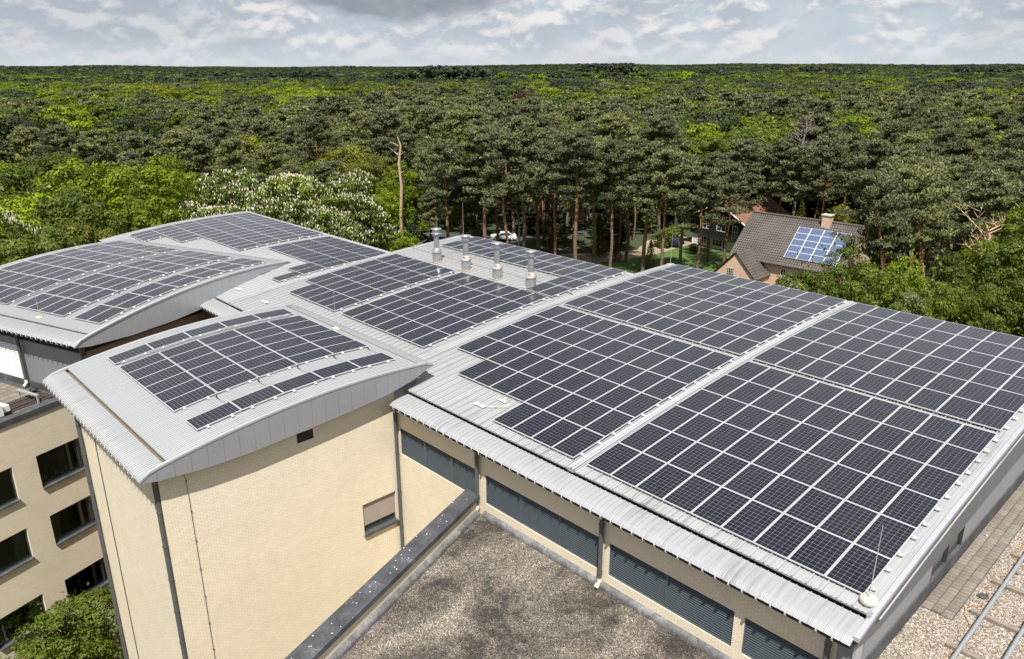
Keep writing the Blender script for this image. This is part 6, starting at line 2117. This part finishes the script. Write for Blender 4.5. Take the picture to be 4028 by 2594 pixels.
# pines with visible trunks
G_P = 'pines with bare trunks behind the hall'
pl = [(1000, 345, 120), (1040, 330, 114), (1135, 300, 112), (1180, 312, 106), (1222, 278, 110), (1262, 300, 116), (1300, 318, 108), (1352, 310, 104), (1392, 330, 110), (1432, 332, 104), (1470, 345, 112), (1512, 335, 104), (1556, 352, 100), (1600, 372, 104), (1640, 395, 99), (1668, 360, 112), (1705, 385, 106), (1742, 330, 120),
      (1780, 340, 124), (1830, 330, 120), (1880, 345, 116), (1935, 330, 112), (1985, 320, 118), (2040, 335, 108), (1012, 440, 112), (1075, 410, 116), (1160, 390, 118), (1450, 420, 118), (1340, 400, 120)]
words_ = ['tall pine', 'slender pine', 'broad pine', 'crooked pine']
for k_, (xd, yd, Y) in enumerate(pl):
    hand('near_pine', k_, xd, yd, Y, 'tall pine with bare reddish trunk in the belt behind the hall', 'pine tree', G_P, 0.9 + 0.12 * (k_ % 3), 'pine_tree', 2.2)
for k_, (var, xd, yd, Y, w, lab) in enumerate([
    ('lean_pine', 2120, 420, 74, 0.9, 'pine with leaning trunk right of the brick house'),
    ('lean_pine', 2215, 405, 76, 0.95, 'leaning pine with forked bare stems near the right edge'),
    ('near_pine', 2070, 470, 78, 0.8, 'pale grey-green pine crown beside the brick house'),
    ('near_pine', 2160, 430, 84, 1.15, 'broad pine crown above the leaning stems'),
    ('near_pine', 2300, 410, 84, 1.1, 'wide pine crown near the right edge'),
]):
    hand(var, k_, xd, yd, Y, lab, 'pine tree', 'pines at the right', w, 'pine_tree', 2.5, rot=(2.9 if var == 'lean_pine' else None))


def bare_tree(xd, yd, Y, mat, label, seed, crown=False):
    h = HT(yd, Y)
    x, y, _ = CW(XD(xd, Y, h * 0.8), Y)
    T = Thing('dead_tree', (x, y, 0), label, 'dead tree')
    rr = random.Random(seed)
    a = [(x, y, 0), (x + 0.1, y, h * 0.4), (x + 0.35, y + 0.2, h * 0.62), (x + 0.15, y + 0.1, h * 0.80), (x + 0.5, y + 0.3, h * 0.93), (x + 0.1, y + 0.1, h)]
    T.part('trunk', MB().tube(a, [0.28, 0.24, 0.22, 0.19, 0.13, 0.05], 7), mat)
    for k in range(6 if not crown else 26):
        t = rr.uniform(0.62, 0.99); b = Vector(a[2]).lerp(Vector(a[5]), (t - 0.62) / 0.38)
        L = rr.uniform(0.7, 1.8 if not crown else 3.0); an = rr.uniform(0, 6.28)
        m = b + Vector((math.cos(an) * L * 0.6, math.sin(an) * L * 0.6, L * 0.3)); e = b + Vector((math.cos(an + 0.4) * L, math.sin(an + 0.4) * L, L * rr.uniform(0.3, 0.9)))
        mb = MB().tube([b, m, e], [0.07, 0.05, 0.015], 5)
        if crown:
            for j in range(7):
                s = m.lerp(e, rr.random()); mb.tube([s, s + Vector((rr.gauss(0, .5), rr.gauss(0, .5), rr.uniform(0.1, .8)))], [0.03, 0.008], 4)
        T.part('branch', mb, mat)
    USED.append((x, y, 2.0))


bare_tree(930, 318, 112, MAT['deadwood'], 'bare dead trunk with peeled pinkish bark above the bright trees', 3)
bare_tree(1872, 275, 124, MAT['deadgrey'], 'dead grey pine with a fan of bare twigs', 5, True)
bare_tree(2285, 530, 68, MAT['deadwood'], 'thin dead crooked stem below the leaning pines', 8, True)

# hedges and bushes around the street and gardens, each its own bush
for k_, (var, xd, yd, Y, w, lab) in enumerate([
    ('bush_bright', 880, 553, 124, 1.6, 'clipped bright hedge end left of the white car'), ('bush_bright', 915, 566, 118, 1.5, 'bright hedge in front of the white car'),
    ('bush_bright', 950, 560, 120, 1.5, 'bright hedge below the concrete pole'), ('bush_mid', 985, 545, 124, 1.4, 'green hedge right of the concrete pole'),
    ('bush_dark', 960, 520, 130, 1.2, 'dark bush right of the white car'), ('bush_bright', 990, 520, 134, 1.3, 'light green bush behind the silver car'),
    ('bush_mid', 1545, 545, 122, 1.4, 'green shrub left of the dark car'), ('bush_mid', 1570, 530, 126, 1.5, 'round green shrub at the end of the drive'),
    ('bush_mid', 1622, 570, 117, 0.8, 'small round bush on the lawn before the chalet'), ('bush_olive', 845, 548, 112, 1.4, 'olive shrub at the right foot of the chestnuts')]):
    hand(var, k_, xd, yd, Y, lab, 'bush', 'bushes and hedges', w, 'bush', 1.5)

# courtyard tree before the brick wing
_x, _y, _ = F2(-34.3, 18.3)
plant('near_mid', 1, _x, _y, 7.2, 'leafy green tree in the courtyard before the brick wing windows', 'tree', None, 1.05, 0.4, 'tree', z=-4.6)
_x, _y, _ = F2(-33.6, 15.4)
plant('near_mid', 3, _x, _y, 6.1, 'lower green tree at the bottom left before the brick wing', 'tree', None, 1.2, 2.0, 'tree', z=-4.6)


# ------------------------------------------------------------------ the wood
def wood():
    rg = np.random.default_rng(77)
    pts = []                                # (x, y, Y, xd, kind, height)

    def blocked(x, y, r):
        if -66 < x < 12 and 4 < y < 41:
            return True
        if -53 < x < -33 and 82 < y < 100:
            return True
        if -76 < x < -44 and 72 < y < 122:
            return True
        if -100 < x < -77 and 66 < y < 100 and abs((y - 74) - (x + 100) * 0.55) < 7:
            return True
        q, p = 0.9412 * x + 0.3378 * y, -0.3378 * x + 0.9412 * y
        if -52 < q < -30 and 0 < p < 38:
            return True
        for hx, hy, hr in HOUSES:
            if (x - hx) ** 2 + (y - hy) ** 2 < hr * hr:
                return True
        for ux, uy, ur in USED:
            if (x - ux) ** 2 + (y - uy) ** 2 < (ur + r) ** 2:
                return True
        return False
    HOUSES = [CW(X, Y)[:2] + (r,) for X, Y, r in ((-92, 176, 13), (-84, 170, 9), (-132, 212, 7), (-61, 196, 6), (9.5, 145, 7), (-11.5, 152, 6), (46, 305, 7))]

    def patch(x, y, s):
        return math.sin(x * s + 1.3 * math.sin(y * s * 0.7)) * math.cos(y * s * 1.1 + 0.9 * math.sin(x * s * 0.8 + 2))

    def ring(y0, y1, sp, fn, jit=0.42, near=False):
        Y = y0
        while Y < y1:
            half = 0.72 * Y + 14
            X = -half
            while X < half:
                a, b = X + rg.uniform(-jit, jit) * sp, Y + rg.uniform(-jit, jit) * sp
                x, y, _ = CW(a, b)
                xd = 1195.5 + 1787.4 * a / (b * 0.9453 + 4.2)
                r = fn(x, y, xd, b)
                if r and not (near and blocked(x, y, 1.6)):
                    pts.append((x, y, b, xd) + r)
                X += sp
            Y += sp

    def near(x, y, xd, Y):
        if Y < 112:
            if xd < 980 and Y > 66:
                return (rg.choice(['mid', 'bright', 'mid', 'dark']), rg.uniform(5, 9)) if rg.random() < 0.6 else None
            if xd > 2010 and Y > 84:
                return ('pine', rg.uniform(15, 18.5))
            if xd > 1850 and 58 < Y < 84:
                return (rg.choice(['mid', 'dark', 'bright']), max(4.0, min(11.0, HT(rg.uniform(655, 720), Y))))
            if 1830 < xd <= 2010 and Y > 103:
                return ('pine', rg.uniform(15, 18.5))
            return None
        v = patch(x, y, 0.045)
        if 50 < xd < 345 and Y < 178:
            return ('pine', rg.uniform(15, 18)) if rg.random() < 0.22 else None
        if xd < 420 and Y < 150:
            return (rg.choice(['mid', 'bright', 'pine']), rg.uniform(10, 13))
        if v > 0.24 and Y > 134:
            return (rg.choice(['mid', 'bright', 'dark', 'mid']), rg.uniform(14, 19.5))
        if rg.random() < 0.05:
            return (rg.choice(['spruce', 'bright', 'mid', 'olive']), rg.uniform(13, 19))
        return ('pine', rg.uniform(12.0, 21.0) - (2.5 if xd < 700 else 0.0))

    ring(64, 250, 5.3, near, near=True)

    def mid(x, y, xd, Y):
        v = patch(x, y, 0.022) + 0.35 * patch(x + 50, y, 0.06)
        if xd < 950:
            if Y < 300 and v < -0.1:
                return ('pine', rg.uniform(15, 18))
            return (rg.choice(['bright', 'bright', 'mid', 'mid', 'olive', 'tan', 'silver', 'dark', 'pine', 'bright'], p=[.2, .2, .16, .12, .06, .05, .04, .05, .06, .06]), rg.uniform(9, 19))
        if v < -0.15:
            return ('pine', rg.uniform(14, 18.5))
        return (rg.choice(['mid', 'dark', 'bright', 'olive', 'silver', 'spruce', 'copper', 'pine']if True else [], p=[.36, .24, .14, .04, .04, .06, .02, .10]), rg.uniform(9, 20.0))
    ring(250, 560, 9.0, mid)

    def far(x, y, xd, Y):
        v = patch(x, y, 0.008)
        k = rg.choice(['mid', 'dark', 'bright', 'silver', 'pine'], p=[.18, .64, .03, .03, .12]) if v < 0.35 or Y > 1100 else rg.choice(['mid', 'bright', 'dark'], p=[.5, .25, .25])  # mostly dark leaves: cloud shadow over the distance put into the colour
        return ('far' if Y > 800 else '') + k, rg.uniform(8, 17.0) + (4.0 if patch(x, y, 0.004) > 0.75 else 0)
    ring(560, 1500, 11.5, far)

    def horizon(x, y, xd, Y):
        v = patch(x, y, 0.0016)
        if v < -0.62:
            return None                      # fields between the woods
        return 'far' + rg.choice(['dark', 'mid', 'silver'], p=[.8, .16, .04]), rg.uniform(8, 15.0) + 13.0 * max(0.0, patch(x, y, 0.0031)) * rg.uniform(0.4, 1.0)  # dark leaf colour carries the cloud shadow of the far band
    ring(1500, 6500, 26.0, horizon, 0.5)
    # tall rows and clumps that stand out on the skyline
    for xa, xb, Y, h in ((1000, 1105, 900, 27), (1375, 1478, 980, 29), (925, 965, 860, 23), (640, 760, 1000, 22), (455, 520, 1050, 21), (2240, 2400, 1150, 22), (1650, 1690, 1200, 22), (1880, 1960, 1300, 22)):
        for _ in range(int((xb - xa) / 3.2)):
            a = rg.uniform(xa, xb); Yy = Y + rg.uniform(-40, 40)
            x, y, _z = CW(XD(a, Yy), Yy)
            pts.append((x, y, Yy, a, 'fardark', h * rg.uniform(0.8, 1.05)))

    # low growth under the near pines
    def under(x, y, xd, Y):
        if xd < 950 or rg.random() < 0.35:
            return None
        return ('bush', rg.uniform(1.5, 5.0))
    ring(112, 175, 5.0, under, near=True)

    # the nearest ones are trees of their own
    nat = [i for i, p in enumerate(pts) if p[4] != 'bush' and p[2] < 250 and -40 < p[3] < 2430]
    nat.sort(key=lambda i: pts[i][2])
    own = set(nat[:200])
    names = {'pine': ('near_pine', 'mid_pine', 'pine_tree', 'pine tree', 'grey-green pine in the dense pine wood behind the hall', 'pines of the wood'),
             'spruce': ('spruce', 'spruce', 'conifer', 'conifer', 'dark spruce scattered in the near wood', 'spruces of the wood'),
             'bright': ('near_bright', 'mid_bright', 'tree', 'tree', 'bright green leafy tree scattered in the near wood', 'bright trees of the wood'),
             'mid': ('near_mid', 'mid_mid', 'tree', 'tree', 'mid green leafy tree scattered in the near wood', 'green trees of the wood'),
             'dark': ('near_dark', 'mid_dark', 'tree', 'tree', 'dark green leafy tree scattered in the near wood', 'dark trees of the wood'),
             'olive': ('near_olive', 'mid_olive', 'tree', 'tree', 'olive green leafy tree scattered in the near wood', 'olive trees of the wood')}
    rows = []
    kinds = {}
    order = []

    def src(key, i):
        k = (key, i % len(VAR[key]))
        if k not in kinds:
            kinds[k] = len(order); order.append(k)
        return kinds[k]
    for i, (x, y, Y, xd, kind, h) in enumerate(pts):
        if i in own:
            nv, mv, nm, cat, lab, grp = names[kind]
            plant(nv if Y < 190 else mv, i, x, y, h, lab, cat, grp, rg.uniform(0.78, 1.3), None, nm)
            continue
        if kind == 'bush':
            key = 'bush_dark' if i % 3 else 'bush_mid'
        elif kind.startswith('far'):
            b = kind[3:]; key = 'far_' + ('dark' if b == 'pine' else b)
        elif kind == 'pine':
            key = 'near_pine' if Y < 165 else 'mid_pine'
        elif kind == 'spruce':
            key = 'spruce'
        else:
            key = ('near_' if Y < 150 and kind in ('bright', 'mid', 'dark', 'olive') else 'mid_') + kind
        v = VAR[key][i % len(VAR[key])]
        rows.append((x, y, land(x, y), src(key, i), rg.uniform(0, 6.283), h / v[2] * rg.uniform(0.9, 1.2) * (1.5 if Y > 1500 else 1.25 if Y > 250 and kind != 'pine' else 1.0), h / v[2]))
    # sources: one mesh per kind, trunk and crown together
    coll = bpy.data.collections.new('wood_sources')
    for j, (key, i) in enumerate(order):
        v = VAR[key][i]
        me = v[1]
        if v[0] is not None:
            me = join_meshes(v[0], v[1], 'wood_tree')
        o = bpy.data.objects.new('wood_tree_%03d' % j, me)
        coll.objects.link(o)
    R = np.array(rows)
    me = bpy.data.meshes.new('wood')
    me.vertices.add(len(R)); me.vertices.foreach_set('co', R[:, :3].astype(np.float32).ravel())
    for nm, ty, col in (('pick', 'INT', 3), ('turn', 'FLOAT', 4), ('wide', 'FLOAT', 5), ('tall', 'FLOAT', 6)):
        at = me.attributes.new(nm, ty, 'POINT')
        at.data.foreach_set('value', R[:, col].astype(np.int32 if ty == 'INT' else np.float32))
    me.update()
    o = bpy.data.objects.new('wood', me); C.objects.link(o)
    tag(o, 'mixed wood of pines and leafy trees reaching to the horizon', 'wood', kind='stuff')
    ng = bpy.data.node_groups.new('wood_scatter', 'GeometryNodeTree')
    ng.interface.new_socket('Geometry', in_out='INPUT', socket_type='NodeSocketGeometry')
    ng.interface.new_socket('Geometry', in_out='OUTPUT', socket_type='NodeSocketGeometry')
    gi = ng.nodes.new('NodeGroupInput'); go = ng.nodes.new('NodeGroupOutput')
    m2p = ng.nodes.new('GeometryNodeMeshToPoints')
    ci = ng.nodes.new('GeometryNodeCollectionInfo'); ci.inputs['Collection'].default_value = coll
    ci.inputs['Separate Children'].default_value = True; ci.inputs['Reset Children'].default_value = True
    iop = ng.nodes.new('GeometryNodeInstanceOnPoints'); iop.inputs['Pick Instance'].default_value = True

    def attr(nm, ty):
        n = ng.nodes.new('GeometryNodeInputNamedAttribute'); n.data_type = ty; n.inputs['Name'].default_value = nm
        return n.outputs['Attribute']
    rot = ng.nodes.new('ShaderNodeCombineXYZ'); scl = ng.nodes.new('ShaderNodeCombineXYZ')
    l = ng.links.new
    l(attr('turn', 'FLOAT'), rot.inputs[2]); w = attr('wide', 'FLOAT'); l(w, scl.inputs[0]); l(w, scl.inputs[1]); l(attr('tall', 'FLOAT'), scl.inputs[2])
    l(gi.outputs[0], m2p.inputs['Mesh']); l(m2p.outputs[0], iop.inputs['Points']); l(ci.outputs[0], iop.inputs['Instance'])
    l(attr('pick', 'INT'), iop.inputs['Instance Index']); l(rot.outputs[0], iop.inputs['Rotation']); l(scl.outputs[0], iop.inputs['Scale'])
    l(iop.outputs[0], go.inputs[0])
    md = o.modifiers.new('scatter', 'NODES'); md.node_group = ng
    print('wood: own', len(own), 'scattered', len(rows), 'sources', len(order), 'trees', NTREE[0])


def join_meshes(a, b, name):
    """trunk mesh a and crown mesh b as one mesh with two materials, keeping the tint"""
    def get(me):
        v = np.empty(len(me.vertices) * 3); me.vertices.foreach_get('co', v)
        ls = np.empty(len(me.polygons), int); lt = np.empty(len(me.polygons), int); vi = np.empty(len(me.loops), int)
        me.polygons.foreach_get('loop_start', ls); me.polygons.foreach_get('loop_total', lt); me.loops.foreach_get('vertex_index', vi)
        return v, ls, lt, vi
    va, la, ta, ia = get(a); vb, lb, tb, ib = get(b)
    me = bpy.data.meshes.new(name)
    v = np.concatenate([va, vb]); na = len(va) // 3
    me.vertices.add(len(v) // 3); me.vertices.foreach_set('co', v)
    vi = np.concatenate([ia, ib + na])
    me.loops.add(len(vi)); me.loops.foreach_set('vertex_index', vi)
    ls = np.concatenate([la, lb + len(ia)])
    me.polygons.add(len(ls)); me.polygons.foreach_set('loop_start', ls)
    me.update(calc_edges=True)
    me.polygons.foreach_set('material_index', np.concatenate([np.zeros(len(la), int), np.ones(len(lb), int)]))
    t = np.zeros(len(v) // 3, np.float32)
    tbv = np.empty(len(vb) // 3, np.float32); b.attributes['tint'].data.foreach_get('value', tbv); t[na:] = tbv
    at = me.attributes.new('tint', 'FLOAT', 'POINT'); at.data.foreach_set('value', t)
    me.materials.append(a.materials[0]); me.materials.append(b.materials[0])
    return me


wood()
